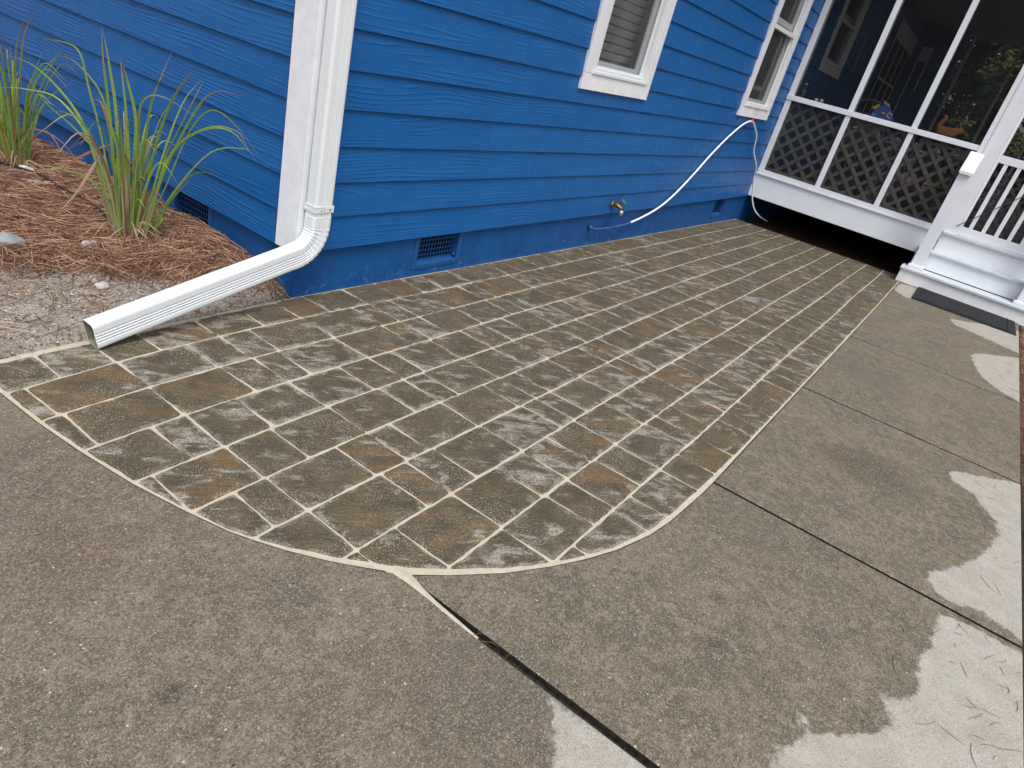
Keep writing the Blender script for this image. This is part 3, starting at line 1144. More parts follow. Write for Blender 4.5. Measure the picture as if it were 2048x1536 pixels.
box('added_room_ceiling', (.11, .11, WALL_TOP - .025), (WALL_X1, 2.3, WALL_TOP - .005), 'room_dark', house, 0)  # unseen ceiling, added to stop sky light leaking into the rooms
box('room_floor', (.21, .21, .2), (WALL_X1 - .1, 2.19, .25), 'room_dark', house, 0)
box('soffit', (-.45, -.50, WALL_TOP), (WALL_X1, .0, WALL_TOP + .02), 'soffit_white', house, 0)
box('fascia', (-.47, -.525, WALL_TOP), (WALL_X1, -.502, WALL_TOP + .2), 'white_trim', house)
bm = bmesh.new()
v = [bm.verts.new(p) for p in ((-.48, -.53, 4.00), (WALL_X1 + .4, -.53, 4.00), (WALL_X1 + .4, 4, 5.97), (-.48, 4, 5.97), (-.48, 8.0, 4.00), (WALL_X1 + .4, 8.0, 4.00),
                               (-.48, -.53, 3.97), (WALL_X1 + .4, -.53, 3.97), (-.48, 8.0, 3.97), (WALL_X1 + .4, 8.0, 3.97))]
for f in ((0, 1, 2, 3), (3, 2, 5, 4), (6, 8, 9, 7), (0, 6, 7, 1), (4, 5, 9, 8), (0, 3, 4, 8, 6), (1, 7, 9, 5, 2)):
    bm.faces.new([v[i] for i in f])
bm_obj('roof', bm, 'roof_shingle', house)


def window(wa, wb, z0, z1, blinds, casing, rail_z=None, label=None):
    """White casing boards, vinyl frame, grey insect screen, sash, glass and blind."""
    y = -.046
    bm = bmesh.new()
    fa, fb, f0, f1 = wa + casing, wb - casing, z0 + casing, z1 - casing
    fw = .05
    # vinyl frame, the part itself
    for lo, hi in (((fa, -.040, f0), (fa + fw, .07, f1)), ((fb - fw, -.040, f0), (fb, .07, f1)),
                   ((fa + fw, -.044, f0), (fb - fw, .07, f0 + .042)), ((fa + fw, -.040, f1 - fw), (fb - fw, .07, f1))):
        add_box(bm, lo, hi, .003)
    w = bm_obj('window', bm, 'white_vinyl', house)
    if label:
        w['label'] = label
    box('casing', (wa, y, z0), (wb, -.010, f0 - .002), 'white_grain', w)
    box('casing', (wa, y, z1 - casing + .002), (wb, -.010, z1), 'white_grain', w)
    box('casing', (wa, y, f0 - .0005), (fa - .002, -.010, f1 + .0005), 'white_trim', w)
    box('casing', (fb + .002, y, f0 - .0005), (wb, -.010, f1 + .0005), 'white_trim', w)
    box('sill', (fa - .008, -.056, f0 - .001), (fb + .008, -.041, f0 + .020), 'white_vinyl', w)
    ga, gb, g0, g1 = fa + fw, fb - fw, f0 + .042, f1 - fw
    # sash frame
    bm = bmesh.new()
    sw = .048
    for lo, hi in (((ga, .022, g0), (ga + sw, .055, g1)), ((gb - sw, .022, g0), (gb, .055, g1)), ((ga + sw, .022, g0), (gb - sw, .055, g0 + sw)), ((ga + sw, .022, g1 - sw), (gb - sw, .055, g1))):
        add_box(bm, lo, hi, .002)
    bm_obj('sash', bm, 'white_vinyl', w)
    mesh_obj('pane', [(ga + sw, .040, g0 + sw), (gb - sw, .040, g0 + sw), (gb - sw, .040, g1 - sw), (ga + sw, .040, g1 - sw)], [(0, 1, 2, 3)], 'glass', w)
    if rail_z:
        box('meeting_rail', (ga, -.036, rail_z - .022), (gb, .018, rail_z + .022), 'white_vinyl', w)
        box('meeting_rail', (ga, .028, rail_z + .05), (gb, .062, rail_z + .11), 'white_vinyl', w)
    mesh_obj('insect_screen', [(ga, .004, g0), (gb, .004, g0), (gb, .004, g1), (ga, .004, g1)], [(0, 1, 2, 3)], 'window_screen', w)
    bm = bmesh.new()
    for lo, hi in (((ga, -.006, g0), (ga + .016, .002, g1)), ((gb - .016, -.006, g0), (gb, .002, g1)), ((ga + .016, -.006, g0), (gb - .016, .002, g0 + .016))):
        add_box(bm, lo, hi, .001)
    bm_obj('screen_frame', bm, 'white_vinyl', w)
    if blinds:
        z = g0 + .01
        while z < g1:
            vs = [(ga - .10, .126, z), (gb + .16, .126, z), (gb + .16, .106, z + .046), (ga - .10, .106, z + .046), (gb + .16, .109, z + .048), (ga - .10, .109, z + .048), (gb + .16, .129, z + .002), (ga - .10, .129, z + .002)]
            mesh_obj('blind_slat', vs, [(0, 1, 2, 3), (3, 2, 4, 5), (5, 4, 6, 7), (7, 6, 1, 0)], 'blind_vinyl', w)
            z += .060
    else:
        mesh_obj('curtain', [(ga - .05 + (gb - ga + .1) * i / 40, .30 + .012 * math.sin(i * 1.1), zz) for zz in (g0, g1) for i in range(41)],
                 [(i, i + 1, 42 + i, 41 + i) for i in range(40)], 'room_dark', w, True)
    return w


window(*WINS[0], True, .112, None, 'left window with pale horizontal blinds behind its screen')
window(*WINS[1], False, .112, 2.222, 'dark window beside the porch with a white meeting rail')
window(*WINS[2], False, .120, 2.72, 'dim window inside the screened porch')


def foundation_vent(o, ux, z0, z1, width, shelf, label):
    """Crawl-space vent: metal frame, wire grid, dark louvre box. o: left lower corner on the face, ux: unit vector along the wall; outward is the other axis."""
    ux = Vector(ux)
    out = Vector((ux.y, -ux.x, 0))

    def P(a, d, z):
        p = Vector((o[0], o[1], 0)) + ux * a + out * d
        return (p.x, p.y, z)

    def bx(bm, a0, a1, d0, d1, za, zb):
        vs = [bm.verts.new(P(a, d, z)) for a in (a0, a1) for d in (d0, d1) for z in (za, zb)]
        for f in ((0, 1, 3, 2), (4, 6, 7, 5), (0, 4, 5, 1), (2, 3, 7, 6), (0, 2, 6, 4), (1, 5, 7, 3)):
            bm.faces.new([vs[i] for i in f])
    bm = bmesh.new()
    fw = .036
    bx(bm, 0, fw, -.06, .004, z0, z1)
    bx(bm, width - fw, width, -.06, .004, z0, z1)
    bx(bm, fw, width - fw, -.06, .006, z0, z0 + .024)
    bx(bm, fw, width - fw, -.06, .003, z1 - .012, z1)
    bmesh.ops.recalc_face_normals(bm, faces=bm.faces)
    v = bm_obj('foundation_vent', bm, 'blue_metal', house)
    v['label'] = label
    # sloping shelf
    bm = bmesh.new()
    vs = [bm.verts.new(P(a, d, z)) for a in (fw, width - fw) for d, z in ((.004, z0 + .024), (-.055, z0 + .024), (-.055, z0 + .052))]
    for f in ((0, 1, 2), (3, 5, 4), (0, 2, 5, 3), (0, 3, 4, 1), (1, 4, 5, 2)):
        bm.faces.new([vs[i] for i in f])
    bmesh.ops.recalc_face_normals(bm, faces=bm.faces)
    bm_obj('shelf', bm, 'blue_metal', v)
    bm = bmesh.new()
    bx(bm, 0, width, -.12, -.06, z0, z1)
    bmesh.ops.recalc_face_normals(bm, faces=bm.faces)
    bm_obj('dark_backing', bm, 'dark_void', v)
    n = 14
    for i in range(1, n):
        a = fw + (width - 2 * fw) * i / n
        w_ = .0026
        mesh_obj('wire', [P(a - w_, -.030, z0 + .04), P(a + w_, -.030, z0 + .04), P(a + w_, -.030, z1 - .012), P(a - w_, -.030, z1 - .012),
                          P(a, -.034, z0 + .04), P(a, -.034, z1 - .012)], [(0, 1, 2, 3), (1, 4, 5, 2), (4, 0, 3, 5)], 'blue_metal', v)
    m = 5
    for i in range(0, m + 1):
        z = z0 + .044 + (z1 - z0 - .06) * i / m
        w_ = .0026
        mesh_obj('wire', [P(fw, -.028, z - w_), P(width - fw, -.028, z - w_), P(width - fw, -.028, z + w_), P(fw, -.028, z + w_),
                          P(fw, -.033, z), P(width - fw, -.033, z)], [(0, 1, 2, 3), (3, 2, 5, 4), (4, 5, 1, 0)], 'blue_metal', v)
    # louvre blades behind the grid
    for i in range(4):
        z = z0 + .05 + i * .045
        bm = bmesh.new()
        vs = [bm.verts.new(P(a, d, zz)) for a in (fw, width - fw) for d, zz in ((-.042, z), (-.056, z + .03), (-.058, z + .03), (-.044, z))]
        for f in ((0, 1, 5, 4), (1, 2, 6, 5), (2, 3, 7, 6), (3, 0, 4, 7)):
            bm.faces.new([vs[q] for q in f])
        bmesh.ops.recalc_face_normals(bm, faces=bm.faces)
        bm_obj('louvre', bm, 'dark_navy', v)
    # little latch at the right end
    q = P(width - fw - .012, -.012, z0 + .055)
    lathe('latch', [(.011, -.008), (.011, .0), (.006, .008)], q, 'blue_metal', v, 8, 'y')
    return v


foundation_vent((.915, 0), (1, 0, 0), .035, .2545, .470, True, 'blue wire-grid vent nearest the corner')
foundation_vent((6.57, 0), (1, 0, 0), .012, .2495, .470, True, 'blue wire-grid vent beside the porch')
foundation_vent((0, 1.10), (0, -1, 0), .03, .25, .395, True, 'blue wire-grid vent half buried behind pine straw')

# ------------------------------------------------------------------ downspout
spout = empty('downspout', (.04, -.09, .3), 'white ribbed metal downspout with an elbow and long outlet on the pavers', 'downspout')


def rect_section(w, d, r=.014, grooves=True):
    """Outline (p, q): p across (front face width), q = -d/2 is the ribbed front face."""
    pts = []
    for cx, cy, a0 in ((w / 2 - r, d / 2 - r, 0), (-w / 2 + r, d / 2 - r, 90), (-w / 2 + r, -d / 2 + r, 180)):
        for k in range(4):
            a = math.radians(a0 + 30 * k)
            pts.append((cx + r * math.cos(a), cy + r * math.sin(a)))
    if grooves:
        n, g_ = 4, .0055
        x0, x1 = -w / 2 + .036, w / 2 - .026
        st = (x1 - x0) / n
        for i in range(n):
            a = x0 + i * st
            for fx, q in ((.10, 0), (.35, g_), (.62, g_), (.88, 0)):
                pts.append((a + fx * st, -d / 2 + q))
    for k in range(4):
        a = math.radians(270 + 30 * k)
        pts.append((w / 2 - r + r * math.cos(a), -d / 2 + r + r * math.sin(a)))
    return pts


SEC = rect_section(.112, .076)


def sweep(name, stations, mat, parent, mats=None, open_end=False):
    """stations: (centre, tangent angle in the xz plane, scale); q axis stays along y."""
    vs, fs, fm, n = [], [], [], len(SEC)
    for (c, tx, tz, s) in stations:
        px, pz = -tz, tx
        for p, q in SEC:
            vs.append((c[0] + px * p * s, c[1] + q * s, c[2] + pz * p * s))
    m = len(stations)
    for i in range(m - 1):
        for k in range(n):
            j = (k + 1) % n
            fs.append((i * n + k, i * n + j, (i + 1) * n + j, (i + 1) * n + k))
            fm.append(0)
    if open_end:
        b0 = len(vs)
        for idx in (m - 1, m - 2):
            c, tx, tz, s = stations[idx]
            px, pz = -tz, tx
            for p, q in SEC:
                vs.append((c[0] + px * p * .955, c[1] + q * .94, c[2] + pz * p * .955))
        for k in range(n):
            j = (k + 1) % n
            fs.append(((m - 1) * n + k, (m - 1) * n + j, b0 + j, b0 + k)); fm.append(0)
            fs.append((b0 + k, b0 + j, b0 + n + j, b0 + n + k)); fm.append(1)
        fs.append(tuple(range(b0 + n, b0 + 2 * n))); fm.append(1)
    o = mesh_obj(name, vs, fs, mat, parent, False, mats, fm)
    bm = bmesh.new(); bm.from_mesh(o.data); bmesh.ops.recalc_face_normals(bm, faces=bm.faces); bm.to_mesh(o.data); bm.free()
    return o


PX, PY = .034, -.092
EL_Z, RB = .425, .150
sweep('pipe', [((PX, PY, z), 0, -1, 1.0) for z in (3.78, 2.6, 1.8, 1.0, EL_Z + .045)], 'white_vinyl', spout)
ANG = math.radians(77.0)
cx_, cz_ = PX - RB, EL_Z
st = [((PX, PY, EL_Z + .055), 0, -1, .99), ((PX, PY, EL_Z + .05), 0, -1, 1.03), ((PX, PY, EL_Z), 0, -1, 1.03)]
N_CR = 9
for i in range(N_CR):
    for fr, sc in ((.12, .992), (.40, 1.032), (.80, 1.022), (.95, .992)):
        th = ANG * (i + fr) / N_CR
        st.append(((cx_ + RB * math.cos(th), PY, cz_ - RB * math.sin(th)), -math.sin(th), -math.cos(th), sc))
th = ANG
tx, tz = -math.sin(th), -math.cos(th)
E0 = Vector((cx_ + RB * math.cos(th), PY, cz_ - RB * math.sin(th)))
st.append((tuple(E0), tx, tz, 1.03))
st.append((tuple(E0 + Vector((tx, 0, tz)) * .035), tx, tz, 1.03))
st.append((tuple(E0 + Vector((tx, 0, tz)) * .037), tx, tz, .98))
sweep('elbow', st, 'white_vinyl', spout)
# outlet: runs on to its mouth on the pavers, drifting a little away from the wall
M0 = Vector((-1.072, -.124, gz(-1.07, -.12) + .0605))
E1 = E0 + Vector((tx, 0, tz)) * .02
dv = (M0 - E1).normalized()
L_ = math.hypot(dv.x, dv.z)
stx = [(tuple(E1.lerp(M0, f)), dv.x / L_, dv.z / L_, 1.0) for f in (0, .25, .5, .80, 1.0)]
sweep('outlet', stx, 'white_vinyl', spout, ['white_vinyl', 'mouth_grime'], True)
# strap with two ends and screws
bm = bmesh.new()
for z in (.5, .512, .524):
    pass
add_box(bm, (PX - .0590, PY - .0405, .498), (PX - .0562, PY + .040, .534), .001)
add_box(bm, (PX - .0590, PY - .0410, .498), (PX - .004, PY - .0378, .534), .001)
add_box(bm, (PX + .000, PY - .0410, .501), (PX + .0585, PY - .0378, .530), .001)
add_box(bm, (PX + .0562, PY - .0405, .498), (PX + .0586, PY + .040, .534), .001)
for z in (.504, .527):
    add_box(bm, (PX - .0590, PY - .0422, z), (PX - .006, PY - .0410, z + .004), .0008)
    add_box(bm, (PX - .0602, PY - .0405, z), (PX - .0590, PY + .040, z + .004), .0008)
sp = bm_obj('strap', bm, 'white_vinyl', spout)
lathe('screw', [(.0045, -.0435), (.0045, -.0410), (.001, -.0410)], (PX + .034, PY, .5155), 'steel_dark', sp, 8, 'y')
lathe('screw', [(.0045, -.0435), (.0045, -.0410), (.001, -.0410)], (PX - .022, PY, .5155), 'chrome', sp, 8, 'y')
lathe('rivet', [(.003, -.0015), (.003, .0015), (.001, .003)], (PX - .30, PY, E0.z - .015), 'chrome', spout, 6, 'z')

# ------------------------------------------------------------------ faucet
fau = empty('garden_faucet', (3.53, -.03, .345), 'small brass garden faucet with a green wheel on the lower siding', 'faucet')
lathe('flange', [(.034, -.032), (.034, -.038), (.022, -.046)], (3.50, 0, .343), 'brass', fau, 14, 'y')
tube('body', [(3.50, -.03, .343), (3.505, -.075, .350), (3.512, -.115, .338), (3.516, -.125, .318)], [.018, .022, .020, .017], 'brass', fau, 10)
lathe('outlet_cap', [(.021, -.030), (.024, -.010), (.024, .012), (.018, .016)], (3.518, -.128, .302), 'chrome', fau, 12, 'z')
tube('stem', [(3.507, -.085, .356), (3.512, -.120, .392)], .009, 'brass', fau, 8)
bm = bmesh.new()
ax = Vector((.005, -.035, .036)).normalized()
n1 = ax.orthogonal().normalized()
n2 = ax.cross(n1)
cw = Vector((3.513, -.126, .398))
add_tube(bm, [cw + (n1 * math.cos(a) + n2 * math.sin(a)) * .026 for a in [2 * math.pi * k / 14 for k in range(15)]], .0065, 6, False)
for k in range(3):
    a = 2 * math.pi * k / 3
    d = n1 * math.cos(a) + n2 * math.sin(a)
    add_tube(bm, [cw - d * .002, cw + d * .026], .005, 5)
bm_obj('wheel', bm, 'green_metal', fau, True)

# ------------------------------------------------------------------ tube tied up along the wall
hose = empty('drain_tube', (3.24, -.04, .14), 'white flexible tube looped up the blue wall, blue painted at its low end', 'tube')
hp = [(3.215, .004, .143), (3.25, -.045, .138), (3.53, -.05, .126), (3.99, -.052, .146), (4.52, -.055, .247), (4.888, -.055, .386), (5.288, -.055, .616), (5.563, -.055, .797),
      (5.943, -.055, 1.01), (6.28, -.06, 1.164), (6.50, -.066, 1.222), (6.63, -.07, 1.222), (6.74, -.075, 1.18), (6.95, -.085, 1.07), (7.10, -.085, .880), (7.35, -.12, .70),
      (7.50, -.11, .535), (7.66, -.14, .30), (7.72, -.17, .20), (7.82, -.22, .10), (8.02, -.27, .02), (8.4, -.3, -.06)]
sp_ = spline(hp, 8)
k_ = 25
tube('blue_end', sp_[:k_], .0090, 'blue_tube', hose, 10)
tube('tube', sp_[k_ - 1:], .0098, 'white_tube', hose, 10)
lathe('wall_fitting', [(.022, -.006), (.022, -.026), (.014, -.034)], (3.222, 0, .143), 'blue_metal', hose, 10, 'y')
cord = empty('pink_string', (6.56, -.075, 1.3), 'pink string tying the white tube to the window sill', 'string')
bm = bmesh.new()
add_tube(bm, [(6.66, -.060, 1.385), (6.66, -.072, 1.372), (6.72, -.071, 1.31), (6.58, -.074, 1.252), (6.56, -.078, 1.238)], .0026, 5)
add_tube(bm, [(6.73, -.060, 1.372), (6.66, -.070, 1.378), (6.58, -.064, 1.383)], .0026, 5)
bm_obj('cord', bm, 'pink_cord', cord)
bm = bmesh.new()
for xk in (6.545, 6.558, 6.571, 6.60, 6.614):
    zc = 1.224 - .22 * max(0, xk - 6.60)
    add_tube(bm, [Vector((xk, -.068, zc)) + Vector((.004 * math.cos(a), .0145 * math.cos(a), .0145 * math.sin(a))) for a in [2 * math.pi * q / 10 for q in range(11)]], .004, 5, False)
bm_obj('wrap', bm, 'pink_cord', cord)

# ------------------------------------------------------------------ screened porch
XP = 7.85
PD = 16.8                                       # far side of the porch
PY1 = -4.6                                      # its open side
porch = empty('screened_porch', (XP, -1.2, 0), 'white-framed screened porch with grey lattice below its dark screens', 'porch')
box('skirt_board', (XP, .0, .272), (XP + .035, -2.47, .574), 'cool_white_board', porch, .004)
box('skirt_board', (XP + .04, PY1 + .02, -.3), (PD, PY1 - .02, .57), 'cool_white_board', porch)
box('skirt_board', (XP, -3.66, .0), (XP + .035, PY1, .574), 'cool_white_board', porch)
box('added_crawl_wall', (PD - .05, .0, -.4), (PD, PY1, .57), 'dark_void', porch)  # unseen end wall and side skirt, added against light leaking under the porch
box('ledge', (XP - .022, .0, .5745), (XP + .10, -2.385, .598), 'white_trim', porch, .004)
box('bottom_rail', (XP - .008, -.026, .599), (XP + .08, -2.383, .650), 'white_trim', porch, .003)
box('mid_rail', (XP - .012, -.026, 1.565), (XP + .115, -2.383, 1.628), 'white_trim', porch, .004)
POSTS = [(-.028, -.104), (-.822, -.888), (-1.597, -1.662), (-2.379, -2.605), (-3.47, -3.66), (-4.45, -4.6)]
HD = 3.72
for i, (a, b) in enumerate(POSTS):
    box('post', (XP - (.001 if i < 3 else .02), a, .6505 if i < 3 else .50), (XP + .12, b, HD), 'white_trim', porch, .004)
box('stop', (XP - .028, -2.44, .56), (XP - .0205, -2.475, HD - .1), 'white_trim', porch, .002)
box('header', (XP - .015, .0, HD), (XP + .13, PY1, HD + .25), 'white_trim', porch)
box('floor', (XP + .131, -.035, .52), (PD, PY1, .598), 'porch_floor', porch, 0)
box('ceiling', (XP + .14, -.01, HD + .02), (PD + .3, PY1 - .2, HD + .05), 'porch_ceiling', porch, 0)
bm = bmesh.new()
v = [bm.verts.new(p) for p in ((XP - .3, -.55, 4.15), (PD + .4, -.55, 4.15), (PD + .4, PY1 - .35, 3.93), (XP - .3, PY1 - .35, 3.93),
                               (XP - .3, -.55, 4.03), (PD + .4, -.55, 4.03), (PD + .4, PY1 - .35, 3.81), (XP - .3, PY1 - .35, 3.81))]
for f in ((0, 1, 2, 3), (7, 6, 5, 4), (0, 4, 5, 1), (1, 5, 6, 2), (2, 6, 7, 3), (3, 7, 4, 0)):
    bm.faces.new([v[i] for i in f])
bm_obj('roof', bm, 'roof_shingle', porch)
BAYS = [(-.104, -.822), (-.888, -1.597), (-1.662, -2.379)]


def sheet(name, x, y0, y1, z0, z1, mat, parent):
    return mesh_obj(name, [(x, y0, z0), (x, y1, z0), (x, y1, z1), (x, y0, z1)], [(0, 1, 2, 3)], mat, parent)


def lattice(y0, y1, z0, z1, x, flip, sp, wdt, parent):
    """Two crossed layers of slats clipped to the panel."""
    for layer, sgn in ((0, 1 if not flip else -1), (1, -1 if not flip else 1)):
        xx = x + layer * .0095
        cy, cz = (y0 + y1) / 2, (z0 + z1) / 2
        ext = (abs(y1 - y0) + z1 - z0) * .75
        k = -int(ext / sp) - 1
        off0 = random.uniform(0, sp)
        while k * sp < ext:
            o_ = k * sp + off0
            k += 1
            d = Vector((1, sgn)).normalized()
            nn = Vector((-d.y, d.x))
            c = Vector((cy, cz)) + nn * o_
            hw = wdt / 2 * random.uniform(.93, 1.06)
            poly = [tuple(c - d * 3 - nn * hw), tuple(c + d * 3 - nn * hw), tuple(c + d * 3 + nn * hw), tuple(c - d * 3 + nn * hw)]
            for (a, b, cc) in ((1, 0, min(y0, y1)), (-1, 0, -max(y0, y1)), (0, 1, z0), (0, -1, -z1)):
                if len(poly) > 2:
                    poly = clip_poly(poly, a, b, cc)
            if len(poly) < 3 or abs(area(poly)) < .0006:
                continue
            n = len(poly)
            vs = [(xx, p[0], p[1]) for p in poly] + [(xx + .009, p[0], p[1]) for p in poly]
            fs = [tuple(range(n))[::-1], tuple(range(n, 2 * n))] + [(i, (i + 1) % n, n + (i + 1) % n, n + i) for i in range(n)]
            mesh_obj('lattice_slat', vs, fs, 'lattice', parent)


for i, (a, b) in enumerate(BAYS):
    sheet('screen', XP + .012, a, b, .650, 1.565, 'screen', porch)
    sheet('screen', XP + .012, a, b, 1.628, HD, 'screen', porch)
    lattice(a, b, .652, 1.563, XP + .045, i == 0, .132, .044, porch)
    box('lattice_frame', (XP + .066, a - .001, .651), (XP + .078, b + .001, .690), 'lattice', porch, 0)
    for yy in (a, b):
        s_ = -1 if yy == a else 1
        box('lattice_frame', (XP + .066, yy + s_ * .001, .6905), (XP + .078, yy + s_ * .032, 1.5645), 'lattice', porch, 0)

# screen door
DX = XP + .005
door = box('screen_door', (DX, -2.607, .625), (DX + .035, -2.640, 3.0), 'white_trim', porch, .003)
door['label'] = 'white screen door with upright balusters in its lower half'
box('stile', (DX, -3.40, .625), (DX + .035, -3.468, 3.0), 'white_trim', door, .003)
box('rail', (DX + .001, -2.641, .625), (DX + .034, -3.399, .728), 'white_trim', door, .003)
box('rail', (DX + .001, -2.641, 1.507), (DX + .034, -3.399, 1.592), 'white_trim', door, .003)
box('rail', (DX + .001, -2.641, 2.9), (DX + .034, -3.399, 2.999), 'white_trim', door, .003)
for k in range(5):
    y = -2.725 - k * .1405
    box('baluster', (DX + .004, y + .0225, .7285), (DX + .030, y - .0225, 1.5065), 'white_trim', door, .003)
sheet('screen', DX + .032, -2.640, -3.40, .728, 1.507, 'screen', door)
sheet('screen', DX + .032, -2.640, -3.40, 1.592, 2.9, 'screen', door)
lattice(-2.66, -3.39, .74, 1.45, XP + .09, False, .085, .034, door)
tube('wire', [(XP - .03, -2.575, .715), (XP - .03, -2.85, 1.02), (XP - .03, -3.10, 1.30), (XP - .02, -3.30, 1.52)], .0055, 'steel_dark', door, 5)
# sidelight screens right of the door
sheet('screen', XP + .012, -3.66, -4.45, .60, HD, 'screen', porch)
# inside: end wall with blue boards, far posts
BX = 16.6
for c in range(18):
    z = .60 + c * EXP
    vs = []
    for yy in (-.04, -.95):
        vs += [(BX - .015, yy, z), (BX, yy, z + .19), (BX + .02, yy, z + .19), (BX + .02, yy, z)]
    mesh_obj('siding_plank', vs, [(0, 1, 5, 4), (1, 2, 6, 5), (2, 3, 7, 6), (3, 0, 4, 7), (0, 3, 2, 1), (4, 5, 6, 7)], 'blue_metal', porch)
box('trim_board', (BX - .03, -.18, 3.04), (BX - .016, -.42, 3.34), 'white_trim', porch)
box('trim_board', (BX - .03, -.38, 2.45), (BX - .017, -.42, 3.039), 'white_trim', porch)
box('trim_board', (BX - .03, -.18, .62), (BX - .017, -.215, 3.039), 'white_trim', porch)
for y in (-1.03, -1.95, -2.9, -3.8, -4.55):
    box('far_post', (PD - .1, y, .599), (PD - .02, y - .06, HD + .02), 'white_trim', porch, 0)
for x in (9.4, 11.0, 12.6, 14.2, 15.6):
    box('far_post', (x, PY1, .599), (x + .07, PY1 + .07, HD + .02), 'white_trim', porch, 0)
box('far_rail', (PD - .09, -.97, 1.5), (PD - .03, PY1, 1.56), 'white_trim', porch, 0)
sheet('screen', PD, -.95, PY1, .60, HD, 'screen', porch)
mesh_obj('screen', [(XP + .13, PY1 + .01, .60), (PD, PY1 + .01, .60), (PD, PY1 + .01, HD), (XP + .13, PY1 + .01, HD)], [(0, 1, 2, 3)], 'screen', porch)
# french door on the house wall inside the porch
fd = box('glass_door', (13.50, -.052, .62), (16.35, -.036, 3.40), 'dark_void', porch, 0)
for x in (13.55, 14.35, 15.15, 15.95):
    box('muntin', (x, -.062, .63), (x + .07, -.0525, 3.08), 'white_trim', fd, 0)
box('muntin', (13.621, -.060, 2.36), (15.949, -.0528, 2.40), 'white_trim', fd, 0)
box('head_panel', (13.50, -.066, 3.081), (16.3, -.0525, 3.40), 'white_trim', fd, 0)

# ------------------------------------------------------------------ steps
steps = empty('porch_steps', (7.4, -2.95, gz(7.4, -2.95)), 'white wooden porch steps with grey treads and square newel posts', 'steps')
T1, T2 = .135, .372
box('riser', (7.36, -2.262, gz(7.36, -2.3) + .004), (7.39, -3.76, T1 - .032), 'white_grain', steps, .003)
box('stringer', (7.391, -2.264, gz(7.5, -2.3) - .02), (7.85, -2.300, T1 - .033), 'white_trim', steps, .002)
box('tread', (7.335, -2.248, T1 - .0315), (7.640, -3.78, T1), 'grey_tread', steps, .006)
box('riser', (7.640, -2.44, T1 + .010), (7.665, -3.70, T2 - .032), 'cool_white_board', steps, .002)
box('stringer', (7.640, -2.315, T1 + .001), (7.848, -2.439, T2 - .034), 'white_trim', steps, .002)
box('tread', (7.612, -2.310, T2 - .0315), (7.848, -3.72, T2), 'grey_tread', steps, .006)
box('riser', (7.820, -2.474, T2 + .001), (7.848, -3.655, .586), 'cool_white_board', steps, .002)
box('tread', (7.790, -2.475, .587), (7.875, -3.465, .622), 'grey_tread', steps, .006)
for side, (ya, yb) in enumerate(((-2.330, -2.462), (-3.510, -3.642))):
    o = box('newel_post', (7.475, ya, T1 + .001), (7.600, yb, 1.355), 'white_trim', steps, .004)
    box('base_trim', (7.452, ya + .022, T1 + .0005), (7.618, yb - .022, T1 + .042), 'white_trim', o, .008)
    # hand rail rising from the newel to the porch post: moulded profile
    prof = [(-.064, 0), (-.064, .006), (-.074, .010), (-.075, .028), (-.070, .033), (.070, .033), (.075, .028), (.074, .010), (.064, .006), (.064, 0)]
    ym = (ya + yb) / 2
    vs = []
    for (xx, zz) in ((7.437, 1.296), (7.832, 1.518)):
        vs += [(xx, ym + p, zz + q) for p, q in prof]
    n = len(prof)
    fs = [tuple(range(n)), tuple(range(2 * n - 1, n - 1, -1))] + [(i, n + i, n + (i + 1) % n, (i + 1) % n) for i in range(n)]
    mesh_obj('handrail', vs, fs, 'white_trim', steps)

# door mat
matb = box('door_mat', (6.50, -2.535, gz(6.9, -3.05) - .0), (7.345, -3.60, gz(6.9, -3.05) + .013), 'rubber', None, .004)
tag(matb, 'black ribbed rubber mat at the foot of the white steps', 'mat')
bm = bmesh.new()
zt = gz(6.9, -3.05) + .013
for lo, hi in (((6.53, -2.57), (6.545, -3.565)), ((6.57, -2.61), (6.578, -3.525)), ((6.578, -2.61), (7.34, -2.618)), ((6.545, -2.57), (7.34, -2.580)), ((6.578, -3.517), (7.34, -3.525))):
    add_box(bm, (lo[0], min(lo[1], hi[1]), zt - .001), (hi[0], max(lo[1], hi[1]), zt + .004))
bm_obj('rib', bm, 'rubber', matb)

# ------------------------------------------------------------------ things on and behind the porch rail
RZ = 1.629


def cutout(name, pts, x, th, mat, parent):
    """Sawn shape in the y-z plane."""
    n = len(pts)
    vs = [(x, p[0], p[1]) for p in pts] + [(x + th, p[0], p[1]) for p in pts]
    return mesh_obj(name, vs, [tuple(range(n))[::-1], tuple(range(n, 2 * n))] + [(i, (i + 1) % n, n + (i + 1) % n, n + i) for i in range(n)], mat, parent)


fish = empty('fish_ornament', (7.935, -1.24, RZ), 'blue wooden fish ornament with yellow fins on the porch rail', 'ornament')
body = [(-1.085, 1.632), (-1.10, 1.70), (-1.15, 1.765), (-1.21, 1.795), (-1.275, 1.770), (-1.31, 1.72), (-1.345, 1.675), (-1.36, 1.655), (-1.35, 1.640), (-1.30, 1.631)]
cutout('body', body, 7.93, .030, 'fish_blue', fish)
cutout('dorsal_fin', [(-1.128, 1.752), (-1.148, 1.80), (-1.165, 1.842), (-1.205, 1.838), (-1.245, 1.812), (-1.262, 1.782), (-1.21, 1.800)], 7.934, .022, 'fish_black', fish)
for q in range(3):
    y0 = -1.160 - q * .030
    cutout('fin_stripe', [(y0, 1.836 - q * .012), (y0 - .010, 1.838 - q * .012), (y0 - .040, 1.800 - q * .010), (y0 - .030, 1.796 - q * .010)], 7.931, .0028, 'fish_cream', fish)
cutout('tail_fin', [(-1.105, 1.715), (-1.075, 1.722), (-1.06, 1.732), (-1.085, 1.745), (-1.115, 1.775), (-1.135, 1.788), (-1.140, 1.765), (-1.125, 1.735)], 7.926, .034, 'fish_yellow', fish)
